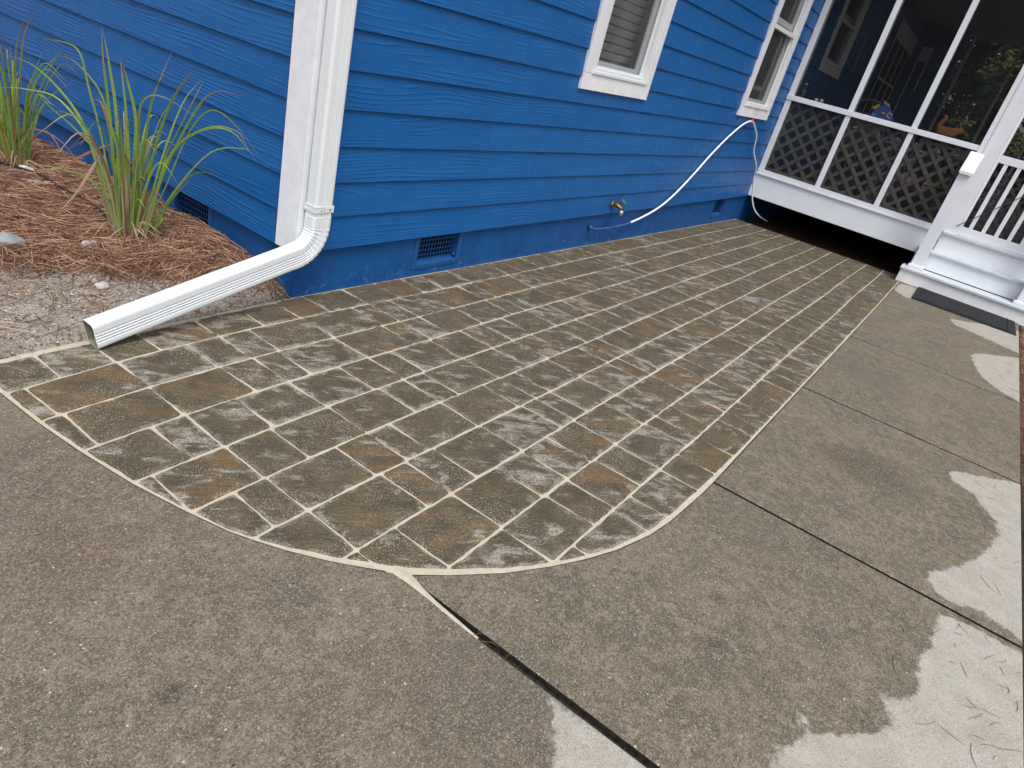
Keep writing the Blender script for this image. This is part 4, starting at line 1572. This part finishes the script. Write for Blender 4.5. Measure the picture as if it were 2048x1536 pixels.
cutout('side_fin', [(-1.19, 1.708), (-1.225, 1.712), (-1.245, 1.698), (-1.222, 1.684), (-1.20, 1.688)], 7.922, .0075, 'fish_yellow', fish)
cutout('mouth_band', [(-1.295, 1.742), (-1.275, 1.72), (-1.262, 1.69), (-1.272, 1.665), (-1.305, 1.655), (-1.335, 1.668), (-1.332, 1.676), (-1.305, 1.668), (-1.285, 1.682), (-1.285, 1.705)], 7.9235, .006, 'fish_yellow', fish)
lathe('eye', [(.012, 0), (.012, -.006), (.005, -.009)], (7.929, -1.312, 1.704), 'fish_cream', fish, 10, 'x')
for q in range(3):
    y0 = -1.100 - q * .012
    cutout('belly_stripe', [(y0, 1.645), (y0 - .004, 1.645), (y0 - .008, 1.672), (y0 - .004, 1.672)], 7.927, .0028, 'fish_cream', fish)

# squirrel figurine: one skinned body
sq = empty('squirrel_figurine', (7.93, -1.95, RZ), 'rust brown squirrel figurine on the porch rail with its tail raised', 'figurine')
me = bpy.data.meshes.new('body')
JV = [(7.93, -1.90, 1.680), (7.93, -1.97, 1.690), (7.93, -2.04, 1.685), (7.93, -2.085, 1.710), (7.93, -2.115, 1.735), (7.93, -2.150, 1.722),
      (7.93, -1.865, 1.715), (7.93, -1.880, 1.765), (7.93, -1.905, 1.805), (7.93, -1.895, 1.838), (7.93, -1.868, 1.842),
      (7.915, -2.06, 1.645), (7.945, -2.06, 1.645), (7.912, -1.91, 1.643), (7.948, -1.91, 1.643), (7.918, -2.108, 1.762), (7.942, -2.108, 1.762)]
JE = [(0, 1), (1, 2), (2, 3), (3, 4), (4, 5), (0, 6), (6, 7), (7, 8), (8, 9), (9, 10), (2, 11), (2, 12), (0, 13), (0, 14), (4, 15), (4, 16)]
JR = [.045, .045, .036, .026, .028, .010, .026, .030, .034, .026, .014, .013, .013, .018, .018, .006, .006]
me.from_pydata(JV, JE, [])
me.materials.append(MAT['rust_fur'])
bo = bpy.data.objects.new('body', me)
COL.objects.link(bo)
attach(bo, sq)
sk = bo.modifiers.new('skin', 'SKIN')
for i, r in enumerate(JR):
    me.skin_vertices[0].data[i].radius = (r, r)
me.skin_vertices[0].data[0].use_root = True
ss = bo.modifiers.new('subd', 'SUBSURF')
ss.levels = ss.render_levels = 2

jar = empty('glass_jar', (7.92, -.185, RZ), 'small glass jar of pale bits at the wall end of the porch rail', 'jar')
lathe('fill', [(.031, .001), (.033, .012), (.033, .085), (.028, .100)], (7.92, -.185, RZ), 'jar_fill', jar, 14)
lathe('glass', [(.036, .0005), (.037, .01), (.037, .125), (.029, .140), (.030, .158)], (7.92, -.185, RZ), 'glass', jar, 14)
lathe('lid', [(.032, .1585), (.032, .168), (.026, .171)], (7.92, -.185, RZ), 'chrome', jar, 14)


def pebble(name, c, r, mat, seed, flat=.5, parent=None):
    bm = bmesh.new()
    bmesh.ops.create_icosphere(bm, subdivisions=3, radius=1)
    for v in bm.verts:
        k = 1 + .28 * mnoise.noise(v.co * 1.3 + Vector((seed, 0, 0))) + .10 * mnoise.noise(v.co * 4 + Vector((seed, 3, 0)))
        v.co = Vector(c) + Vector((v.co.x * r * k, v.co.y * r * k * .8, v.co.z * r * k * flat))
    return bm_obj(name, bm, mat, parent, True)


tag(pebble('sea_shell', (7.92, -.385, RZ + .020), .030, 'shell', 2.1, .7), 'white shell lying on the porch rail, nearer the jar', 'shell')
tag(pebble('sea_shell', (7.945, -.445, RZ + .024), .032, 'shell', 5.1, .65), 'pinkish shell on the porch rail, further from the jar', 'shell')

hang = empty('wall_hanging', (11.03, -.06, 2.2), 'string of four small picture squares on the porch house wall', 'wall hanging')
for k in range(4):
    z = 2.66 - k * .145
    box('square', (10.98, -.058, z), (11.10, -.046, z - .115), 'picture_panel' if k < 3 else 'picture_green', hang, .002)
tube('cord', [(11.04, -.052, 2.86), (11.04, -.052, 2.13)], .004, 'table_white', hang, 4)

chair = empty('patio_chair', (8.75, -1.0, .6), 'dark high-backed chair behind the screen, by the fish', 'chair')
tube('back_frame', spline([(8.62, -.66, 1.05), (8.60, -.68, 1.62), (8.60, -.80, 1.79), (8.60, -.98, 1.82), (8.60, -1.14, 1.76), (8.60, -1.22, 1.60), (8.62, -1.24, 1.05)], 5), .022, 'chair_fabric', chair, 8)
box('back_panel', (8.590, -.70, 1.12), (8.606, -1.20, 1.66), 'chair_fabric', chair, .006)
box('seat', (8.62, -.66, 1.0), (9.14, -1.24, 1.06), 'chair_fabric', chair, .01)
for (x, y) in ((8.65, -.68), (8.65, -1.22), (9.10, -.68), (9.10, -1.22)):
    box('leg', (x, y + .02, .599), (x + .035, y - .02, 1.0), 'steel_dark', chair, .003)
table = empty('side_table', (8.5, -1.9, .6), 'white-topped table behind the porch lattice', 'table')
box('table_top', (8.20, -1.35, 1.36), (8.80, -2.38, 1.40), 'table_white', table, .006)
for (x, y) in ((8.24, -1.40), (8.24, -2.33), (8.74, -1.40), (8.74, -2.33)):
    box('leg', (x, y + .02, .599), (x + .04, y - .02, 1.359), 'table_white', table, .003)
for k in range(6):
    y = -.98 - k * .245
    o = tag(pebble('seat_cushion', (8.10, y, 1.435), .075, 'table_white', 3.3 * k, .55), ('%s pale rounded pad from the wall, showing through the upper lattice' % ('first', 'second', 'third', 'fourth', 'fifth', 'sixth')[k]), 'cushion', 'pale pads behind the lattice')
cs = empty('plank_shelf', (8.1, -1.6, .6), 'narrow grey shelf under the pale pads behind the lattice', 'shelf')
box('board', (8.0, -.90, 1.365), (8.19, -2.36, 1.392), 'wicker', cs, .003)
for y in (-.95, -2.30):
    box('bracket', (8.06, y + .015, .599), (8.12, y - .015, 1.364), 'wicker', cs, .002)
for (y, x, r, h, m, lab) in ((-.98, 8.20, .10, .20, 'pot_green', 'green pot on the porch floor behind the lattice'), (-1.86, 8.55, .13, .30, 'pot_blue', 'blue pot under the white-topped table'),
                             (-2.12, 8.30, .14, .28, 'wicker', 'round wicker basket under the white-topped table')):
    tag(lathe('flower_pot' if m != 'wicker' else 'basket', [(r * .7, .599), (r * .95, .599 + h * .6), (r, .599 + h), (r * .85, .599 + h), (r * .8, .599 + h * .8)], (x, y, 0), m, None, 16), lab, 'pot' if m != 'wicker' else 'basket')


# trees seen through the porch, plus two unseen ones added to darken reflections
def tree(c, hgt, rad, n, mat, label, seed):
    r = random.Random(seed)
    t = empty('evergreen_tree' if mat == 'dark_foliage' else 'leafy_tree', c, label, 'tree', 'trees beyond the porch')
    pts = [Vector(c) + Vector((.06 * math.sin(k * 1.3 + seed), .06 * math.cos(k * 1.7 + seed), hgt * .8 * k / 6)) for k in range(7)]
    tube('trunk', pts, [.14 * (1 - .11 * k) for k in range(7)], 'bark', t, 8)
    for q in range(4):
        a = r.uniform(0, 6.28)
        p0 = pts[2 + q % 4]
        tube('limb', [p0, p0 + Vector((math.cos(a), math.sin(a), .5)) * rad * .4, p0 + Vector((math.cos(a), math.sin(a), .65)) * rad * .75], [.05, .035, .012], 'bark', t, 6)
    cl = [(Vector(c) + Vector((r.gauss(0, rad * .45), r.gauss(0, rad * .45), hgt * r.uniform(.12, 1.0))), r.uniform(.25, .6) * rad * .7) for _ in range(44)]
    vs, fs = [], []
    for _ in range(n):
        cc, cr = r.choice(cl)
        d = Vector((r.gauss(0, 1), r.gauss(0, 1), r.gauss(0, 1))).normalized() * cr * r.random() ** .4
        p = cc + d
        u = Vector((r.gauss(0, 1), r.gauss(0, 1), r.gauss(0, .6))).normalized()
        w_ = u.orthogonal().normalized()
        s = r.uniform(.07, .15)
        k = len(vs)
        vs += [p - u * s, p + w_ * s * .4, p + u * s, p - w_ * s * .4]
        fs.append((k, k + 1, k + 2, k + 3))
    mesh_obj('crown', vs, fs, mat, t)


for (x, y, h, r_, n, m, lab, sd_) in ((21.5, -1.0, 8.0, 2.0, 15000, 'dark_foliage', 'dark evergreen tree beyond the porch, behind the blue end wall', 1),
                                      (22.0, -4.6, 8.0, 2.2, 11000, 'dark_foliage', 'tall dark evergreen tree seen through the bay by the door', 2),
                                      (19.5, -7.4, 7.5, 2.1, 10000, 'dark_foliage', 'dark evergreen tree seen through the screen door', 3),
                                      (19.0, -2.1, 5.6, .9, 2200, 'lit_look_foliage', 'leafy tree beyond the porch, its lit look put into a yellow-green leaf colour', 4),
                                      (25.0, -1.6, 9.5, 2.8, 17000, 'dark_foliage', 'farthest dark evergreen tree beyond the porch, highest in the middle bay', 5),
                                      (26.5, -7.0, 10.5, 3.2, 12000, 'dark_foliage', 'broad dark evergreen tree far behind the bay by the door', 7),
                                      (16.5, -10.5, 8.5, 2.5, 9000, 'dark_foliage', 'out-of-view evergreen tree right of the porch steps, added to block sky from reflections', 6),
                                      (10.0, -13.5, 9.0, 2.7, 9000, 'dark_foliage', 'out-of-view evergreen tree across the path, added to darken reflections in the porch-side windows', 8)):
    tree((x, y, gz(x, y) - .08), h, r_, n, m, lab, sd_)


# ------------------------------------------------------------------ planting bed
def sstep(a, b, x):
    t = min(1, max(0, (x - a) / (b - a)))
    return t * t * (3 - 2 * t)


def straw_mask(x, y):
    e_ = .22 * mnoise.noise((x * 3.1, y * 3.1, 4.0)) + .10 * mnoise.noise((x * 9, y * 9, 1.0))
    lim = .14 + .42 * sstep(-.30, -.75, x)
    return sstep(lim - .06, lim + .16, y + e_) * (1 - .8 * sstep(-1.55, -2.0, x))


def bed_h(x, y):
    yf = -.014 + .062 * x
    d = y - yf
    m = straw_mask(x, y)
    return (gz(x, y) - .014 + .034 * sstep(-.01, .10, d) + .016 * sstep(.1, .9, d) + .035 * m + .055 * math.exp(-((x + .22) ** 2 / .05 + (y - .62) ** 2 / .16)) * m
            + .030 * math.exp(-((x + .10) ** 2 / .03 + (y - 1.5) ** 2 / 1.2)) * m
            + .011 * mnoise.noise((x * 7, y * 7, 0)) + .007 * mnoise.noise((x * 23, y * 23, 5)) * sstep(0, .08, d) + .005 * mnoise.noise((x * 55, y * 55, 9)))


vs, fs, sm = [], [], []
nx, ny = 118, 150
for j in range(ny + 1):
    for i in range(nx + 1):
        x = -2.6 + 2.6 * i / nx + (.0 if i < nx else .001)
        yf = -.014 + .062 * x
        f = j / ny
        y = yf - .045 + (4.6 - yf) * (f ** 1.5)
        vs.append((x, y, bed_h(x, y)))
        sm.append(straw_mask(x, y))
for j in range(ny):
    for i in range(nx):
        a = j * (nx + 1) + i
        fs.append((a, a + 1, a + nx + 2, a + nx + 1))
bed = mesh_obj('planting_bed', vs, fs, 'soil', None, True)
tag(bed, 'pale sandy soil of the planting bed beside the side wall', 'bed', kind='structure')
at = bed.data.attributes.new('straw', 'FLOAT', 'POINT')
at.data.foreach_set('value', np.array(sm, np.float32))


def ribbons(name, items, mat, width, parent=None):
    """Thin three-sided needles. items: (polyline, tint)."""
    vs, fs, tint = [], [], []
    for pts, t_ in items:
        n = len(pts)
        d = (pts[-1] - pts[0])
        side = Vector((-d.y, d.x, 0))
        side = side.normalized() if side.length > 1e-6 else Vector((1, 0, 0))
        up = Vector((0, 0, 1))
        k = len(vs)
        for i, p in enumerate(pts):
            w_ = width * (.55 if i in (0, n - 1) else 1.0)
            vs += [p - side * w_, p + side * w_, p + up * w_ * 1.2]
            tint += [t_] * 3
        for i in range(n - 1):
            a = k + i * 3
            fs += [(a, a + 3, a + 5, a + 2), (a + 2, a + 5, a + 4, a + 1), (a + 1, a + 4, a + 3, a)]
    o = mesh_obj(name, vs, fs, mat, parent)
    q = o.data.attributes.new('tint', 'FLOAT', 'POINT')
    q.data.foreach_set('value', np.array(tint, np.float32))
    return o


r_ = random.Random(8)
items = []
tries = 0
while len(items) < 15000 and tries < 120000:
    tries += 1
    x = -1.75 + 1.75 * r_.random() ** .8
    y = 3.6 * r_.random() ** 1.35
    m = straw_mask(x, y)
    if r_.random() > m + .02:
        continue
    if vis_size(x, y) == 0:
        continue
    a = r_.uniform(0, 2 * math.pi)
    L = r_.uniform(.07, .19)
    bend = r_.uniform(-.5, .5)
    rise = r_.uniform(-.10, .16)
    z0 = r_.random() ** 1.4 * (.045 if m > .5 else .012)
    pts = []
    p = Vector((x, y, 0))
    for k in range(4):
        pts.append(Vector((p.x, p.y, bed_h(p.x, p.y) + z0 + rise * L * (k - 1.5) / 1.5 * (.5 if m > .5 else .1) + .003)))
        a2 = a + bend * k / 3
        p = p + Vector((math.cos(a2), math.sin(a2), 0)) * L / 3
    if all(q.x < .0 and q.z > gz(q.x, q.y) - .01 for q in pts):
        items.append((pts, min(1, max(0, r_.gauss(.45, .32)))))
straw = ribbons('pine_straw', items, 'straw', .0014)
tag(straw, 'reddish brown pine straw mulch over the planting bed', 'mulch', kind='stuff')

# clods and bark chips on the bare soil
vs, fs = [], []


def chip(x, y, z, s, r):
    k = len(vs)
    for (a, b, c) in ((1, 0, 0), (0, 1, 0), (-1, 0, 0), (0, -1, 0), (0, 0, 1), (0, 0, -1)):
        vs.append((x + a * s * r.uniform(.5, 1.3), y + b * s * r.uniform(.5, 1.3), z + c * s * r.uniform(.3, .8)))
    for f in ((0, 1, 4), (1, 2, 4), (2, 3, 4), (3, 0, 4), (1, 0, 5), (2, 1, 5), (3, 2, 5), (0, 3, 5)):
        fs.append(tuple(k + i for i in f))


for _ in range(1500):
    x, y = -1.7 * r_.random() ** .9, -.07 + .75 * r_.random()
    if y > -.014 + .062 * x + .0 and x < -.01 and r_.random() > straw_mask(x, y) * .8:
        chip(x, y, bed_h(x, y) + .001, r_.uniform(.002, .008), r_)
tag(mesh_obj('soil_clods', vs, fs, 'pale_stone'), 'pale clods and grit on the bare sandy soil', 'soil', kind='stuff')
vs, fs = [], []
for _ in range(900):
    x, y = -1.7 * r_.random(), -.10 + .8 * r_.random() ** 1.2
    yf = -.014 + .062 * x
    if x < -.01 and y > yf - .05:
        chip(x, y, max(bed_h(x, y), gz(x, y) + (.001 if y < yf else -1)) + .001, r_.uniform(.0018, .006), r_)
for _ in range(420):
    x, y = -.005 - abs(r_.gauss(0, .05)), -.02 + .55 * r_.random()
    chip(x, y, max(bed_h(x, y), gz(x, y)) + .001, r_.uniform(.002, .007), r_)
tag(mesh_obj('bark_bits', vs, fs, 'bark_chip'), 'dark bark crumbs scattered on the bed soil', 'mulch', kind='stuff')
for (x, y, r, m, lab) in ((-.985, .80, .075, 'grey_stone', 'smooth grey stone in the straw at the left picture edge'), (-.66, .70, .050, 'pale_stone', 'white stone half under straw below the left grass clump'),
                          (-.585, .60, .028, 'pale_stone', 'small pale stone between the straw and the big grass clump'), (-.78, .36, .030, 'pale_stone', 'pale stone on the bare soil nearest the downspout outlet'),
                          (-.40, 1.95, .06, 'pale_stone', 'white stone at the foot of the left grass clump'), (-.46, 1.72, .04, 'pale_stone', 'pale stone in front of the left grass clump, by the black tube')):
    tag(pebble('stone', (x, y, bed_h(x, y) + r * .30), r, m, r * 100, .6), lab, 'stone')
it = [(-1.3, 3.1), (-.70, 2.35), (-.42, 1.86), (-.40, 1.55), (-.38, 1.25), (-.42, 1.0), (-.44, .86)]
tag(tube('irrigation_tube', spline([(x, y, bed_h(x, y) + .045) for x, y in it], 6), .0065, 'black_tube', None, 7), 'thin black irrigation tube lying over the straw between the grass clumps', 'tube')


# ------------------------------------------------------------------ ornamental grass
def blade(plant, pts, w, dead=0.0, r=random):
    P = spline(pts, 5)
    n = len(P)
    w *= 1.3
    vs, fs, al = [], [], []
    tw = r.uniform(-.8, .8)
    for i, p in enumerate(P):
        t = i / (n - 1)
        tan = (P[min(i + 1, n - 1)] - P[max(i - 1, 0)]).normalized()
        view = (CAM - p).normalized()
        s = tan.cross(view)
        s = s.normalized() if s.length > 1e-4 else Vector((1, 0, 0))
        nn = s.cross(tan)
        a = tw * (.3 + t)
        s2 = s * math.cos(a) + nn * math.sin(a)
        n2 = s2.cross(tan)
        ww = w * (.45 + .9 * t if t < .35 else (.765 * (1 - ((t - .35) / .65) ** 1.5) + .0)) / .765
        ww = max(ww, .0004)
        vs += [p - s2 * ww, p + n2 * ww * .35, p + s2 * ww]
        al += [t] * 3
    for i in range(n - 1):
        k = i * 3
        fs += [(k, k + 1, k + 4, k + 3), (k + 1, k + 2, k + 5, k + 4)]
    o = mesh_obj('leaf', vs, fs, 'leaf', plant, True)
    q = o.data.attributes.new('along', 'FLOAT', 'POINT')
    q.data.foreach_set('value', np.array(al, np.float32))
    q = o.data.attributes.new('dead', 'FLOAT', 'POINT')
    q.data.foreach_set('value', np.full(len(vs), dead, np.float32))


HV = Vector((FWD.x, FWD.y, 0)).normalized()       # away from the viewer, along the ground


def on_plane(u, v, c, depth):
    """Point over the clump: where the sight line of the photo pixel meets an upright plane through the clump, pushed back by depth."""
    d = RIGHT * (u - 1024) + DOWN * (v - 768) + FWD * 1358.6
    t = ((Vector(c) + HV * depth) - CAM).dot(HV) / d.dot(HV)
    return CAM + d * t


def clump(c, traced, n_rand, label, seed, k=.4688):
    r = random.Random(seed)
    pl = empty('ornamental_grass', c, label, 'grass plant', 'grass clumps in the planting bed')
    for pts, dead, w in traced:
        lean = r.uniform(-.16, .16)
        q = []
        for i, (u, v) in enumerate(pts):
            q.append(on_plane(u * k, v * k, c, lean * i / (len(pts) - 1) + r.uniform(-.05, .05) * (i == 0)))
        if q[0].z < bed_h(min(-.02, q[0].x), q[0].y):
            q[0].z = bed_h(min(-.02, q[0].x), q[0].y) + .002
        for p in q:
            p.x = min(p.x, -.06)
        blade(pl, q, w, dead, r)
    for _ in range(n_rand):
        a = r.uniform(0, 2 * math.pi)
        b0 = Vector(c) + Vector((math.cos(a), math.sin(a), 0)) * r.uniform(.0, .055)
        b0.z = bed_h(min(b0.x, -.02), b0.y) + .002
        L = r.uniform(.25, .8)
        sp = r.uniform(.05, .55)
        d = Vector((math.cos(a), math.sin(a), 0))
        q = [b0, b0 + d * L * sp * .25 + Vector((0, 0, L * .5)), b0 + d * L * sp * .65 + Vector((0, 0, L * .85)), b0 + d * L * (sp * 1.15) + Vector((0, 0, L * (.95 - .5 * sp)))]
        for p in q:
            p.x = min(p.x, -.06)
        blade(pl, q, r.uniform(.0028, .0052), 1.0 if r.random() < .12 else 0.0, r)
    for _ in range(34):
        a = r.uniform(0, 2 * math.pi)
        d = Vector((math.cos(a), math.sin(a), 0))
        b0 = Vector(c) + d * r.uniform(.0, .07)
        b0.z = bed_h(min(b0.x, -.02), b0.y) + .002
        L = r.uniform(.08, .26)
        kink = Vector((r.uniform(-.5, .5), r.uniform(-.5, .5), 0)) * L * .5
        q = [b0, b0 + d * L * .25 + Vector((0, 0, L * r.uniform(.3, .6))), b0 + d * L * .8 + kink + Vector((0, 0, L * r.uniform(-.05, .45)))]
        for p in q:
            p.x = min(p.x, -.06)
            p.z = max(p.z, bed_h(min(p.x, -.02), p.y) + .004)
        blade(pl, q, r.uniform(.0022, .0046), 1.0, r)


G1 = [  # traced leaf lines of the big clump, in units of the enlarged crop
    ([(475, 960), (385, 610), (300, 440), (150, 285), (0, 225)], 0, .0052), ([(480, 970), (400, 640), (260, 430), (110, 380), (0, 372)], 0, .0040), ([(485, 980), (440, 700), (330, 510), (200, 475), (110, 520)], 0, .0036),
    ([(505, 990), (470, 520), (440, 260), (432, 105)], 0, .0060), ([(515, 990), (498, 520), (470, 300), (436, 112)], 0, .0056), ([(530, 980), (540, 560), (522, 330), (508, 225)], 0, .0048),
    ([(555, 1000), (582, 570), (545, 350), (505, 232)], 0, .0056), ([(580, 1010), (618, 640), (650, 430), (735, 215)], 0, .0044), ([(590, 1015), (640, 720), (715, 470), (800, 330), (855, 285)], 0, .0050),
    ([(600, 1020), (690, 680), (780, 440), (862, 338)], 0, .0042), ([(608, 1025), (700, 740), (830, 480), (920, 392), (1052, 412)], 0, .0042), ([(600, 1035), (715, 680), (850, 562), (985, 560), (1098, 692)], 0, .0036),
    ([(612, 1040), (725, 670), (880, 548), (1010, 560), (1060, 640)], .0, .0040), ([(618, 1035), (740, 820), (900, 650), (1040, 635), (1075, 660)], 0, .0026), ([(640, 1020), (715, 870), (800, 760), (880, 735), (955, 772)], 0, .0036),
    ([(630, 1030), (690, 910), (760, 820), (812, 768)], 0, .0044), ([(475, 950), (420, 680), (330, 560), (180, 420), (60, 230)], 0, .0040), ([(470, 955), (400, 780), (260, 720), (130, 700), (70, 690)], 0, .0034),
    ([(545, 1045), (541, 860), (536, 705)], 1, .0068), ([(565, 1040), (580, 820), (572, 655)], 0, .0070), ([(612, 880), (560, 720), (483, 572)], 1, .0046),
    ([(430, 655), (380, 740), (320, 830), (245, 912)], 1, .0058), ([(482, 612), (370, 655), (260, 730), (195, 880)], 1, .0050), ([(470, 960), (390, 955), (270, 1000), (135, 1060)], 1, .0034),
    ([(560, 1000), (622, 560), (668, 370), (740, 290)], 0, .0034), ([(575, 1010), (600, 800), (590, 520), (620, 420), (700, 415), (840, 500)], 0, .0034), ([(520, 1000), (515, 720), (480, 560), (420, 380), (300, 250), (215, 250)], 0, .0040),
    ([(500, 990), (440, 620), (380, 380), (330, 210), (210, 170), (170, 185)], 0, .0036), ([(585, 1010), (655, 800), (720, 640), (830, 420), (868, 345)], 0, .0038), ([(600, 1020), (705, 800), (810, 560), (905, 470), (1010, 540), (1105, 665)], 0, .0028),
    ([(490, 1000), (470, 800), (450, 690), (430, 650)], 0, .0070), ([(505, 1000), (490, 820), (500, 690), (520, 610)], 0, .0068), ([(545, 1000), (550, 700), (545, 540), (560, 500)], 0, .0060),
    ([(625, 1035), (650, 900), (700, 700), (720, 620)], 0, .0058), ([(595, 1030), (560, 960), (470, 1010), (430, 1080)], 1, .0034), ([(620, 1030), (690, 940), (640, 890), (600, 870)], 0, .0040),
]
G2 = [([(30, 830), (60, 500), (70, 200), (120, 45)], 0, .0052), ([(40, 830), (75, 480), (100, 170), (158, 30)], 0, .0050), ([(20, 830), (30, 480), (15, 260), (5, 80)], 0, .0056), ([(50, 830), (95, 560), (140, 370), (270, 200)], 0, .0050),
      ([(55, 830), (100, 620), (120, 400), (180, 220)], 0, .0046), ([(10, 830), (10, 500), (-10, 300), (-40, 120)], 0, .0052), ([(45, 830), (80, 640), (200, 430), (320, 340)], 0, .0036), ([(60, 830), (110, 560), (230, 580), (330, 680)], 1, .0034),
      ([(30, 830), (50, 600), (55, 350), (40, 180)], 0, .0056), ([(40, 830), (60, 620), (80, 420), (60, 260)], 0, .0056), ([(35, 830), (20, 640), (-20, 480), (-60, 400)], 0, .0044), ([(60, 830), (180, 560), (260, 640), (290, 690)], 1, .0030)]
clump((-.447, .757, bed_h(-.447, .757)), G1, 46, 'big clump of long green grass by the downspout, its tips turning purple', 21)
clump((-.400, 2.05, bed_h(-.400, 2.05)), G2, 40, 'partly cut off grass clump at the left picture edge', 22)

# ------------------------------------------------------------------ litter on the concrete and the strip beside it
r_ = random.Random(17)
items = []
for _ in range(80):
    x = r_.choice((r_.uniform(-.6, 1.9), r_.uniform(-.3, .5), r_.uniform(1.9, 7.2)))
    y = yr(x) + abs(r_.gauss(0, .16)) + .01
    if y > -2.9 and r_.random() > .1:
        continue
    a, L, b_ = r_.uniform(0, 6.28), r_.uniform(.025, .10), r_.gauss(0, .5)
    p, pts = Vector((x, y, 0)), []
    for k in range(4):
        pts.append(Vector((p.x, p.y, gz(p.x, p.y) + .0022)))
        p = p + Vector((math.cos(a + b_ * k / 3), math.sin(a + b_ * k / 3), 0)) * L / 3
    items.append((pts, r_.uniform(.0, .6)))
for (x, y, L, a) in ((-.12, -2.70, .10, .4), (.05, -2.72, .09, .5), (-1.30, -2.1, .03, 1), (.62, -2.44, .05, .2), (-1.02, -2.10, .06, 1.9), (-1.03, -2.15, .07, 1.4), (-1.02, -2.19, .05, 2.4)):
    items.append(([Vector((x + math.cos(a + .3 * k) * L * k / 3, y + math.sin(a + .3 * k) * L * k / 3, gz(x, y) + .0022)) for k in range(4)], .35))
tag(ribbons('fallen_needles', items, 'straw', .0008), 'thin brown pine needles scattered on the concrete', 'pine needles', kind='stuff')
items = []
for _ in range(5200):
    x = r_.uniform(1.2, 8.4)
    y = yr(x) - .02 - abs(r_.gauss(0, .22))
    a, L = r_.uniform(0, 6.28), r_.uniform(.06, .15)
    items.append(([Vector((x + math.cos(a) * L * k / 2, y - abs(math.sin(a)) * L * k / 2, gz(x, y) - .03 + r_.uniform(0, .03))) for k in range(3)], r_.random()))
tag(ribbons('mulch_strip', items, 'straw', .0022), 'brown straw mulch strip along the right edge of the walk', 'mulch', kind='stuff')
vs, fs = [], []
for _ in range(60):
    x, y = r_.uniform(-2.0, 2.5), r_.uniform(-3.4, -1.0)
    if vis_size(x, y) and dist_field([(x, y)], [EDGE + [(7.84, 0), (-1.46, 0)]])[0] < -.03:
        chip(x, y, gz(x, y) + .001, r_.uniform(.0012, .0035), r_)
tag(mesh_obj('grit', vs, fs, 'quartz_bit'), 'white grit grains lying on the damp concrete', 'grit', kind='stuff')
vs, fs = [], []
for _ in range(70):
    x, y = r_.uniform(-2.0, 3.5), r_.uniform(-3.4, -1.0)
    if vis_size(x, y) and dist_field([(x, y)], [EDGE + [(7.84, 0), (-1.46, 0)]])[0] < -.03:
        chip(x, y, gz(x, y) + .001, r_.uniform(.0015, .005), r_)
for _ in range(120):
    y = r_.uniform(-3.3, -2.0)
    x = -1.032 + r_.uniform(-.010, .010)
    chip(x, y, gz(x, y) - .024, r_.uniform(.002, .007), r_)
tag(mesh_obj('leaf_litter', vs, fs, 'leaf_bit'), 'dark leaf crumbs on the concrete and in its long joint', 'leaf litter', kind='stuff')
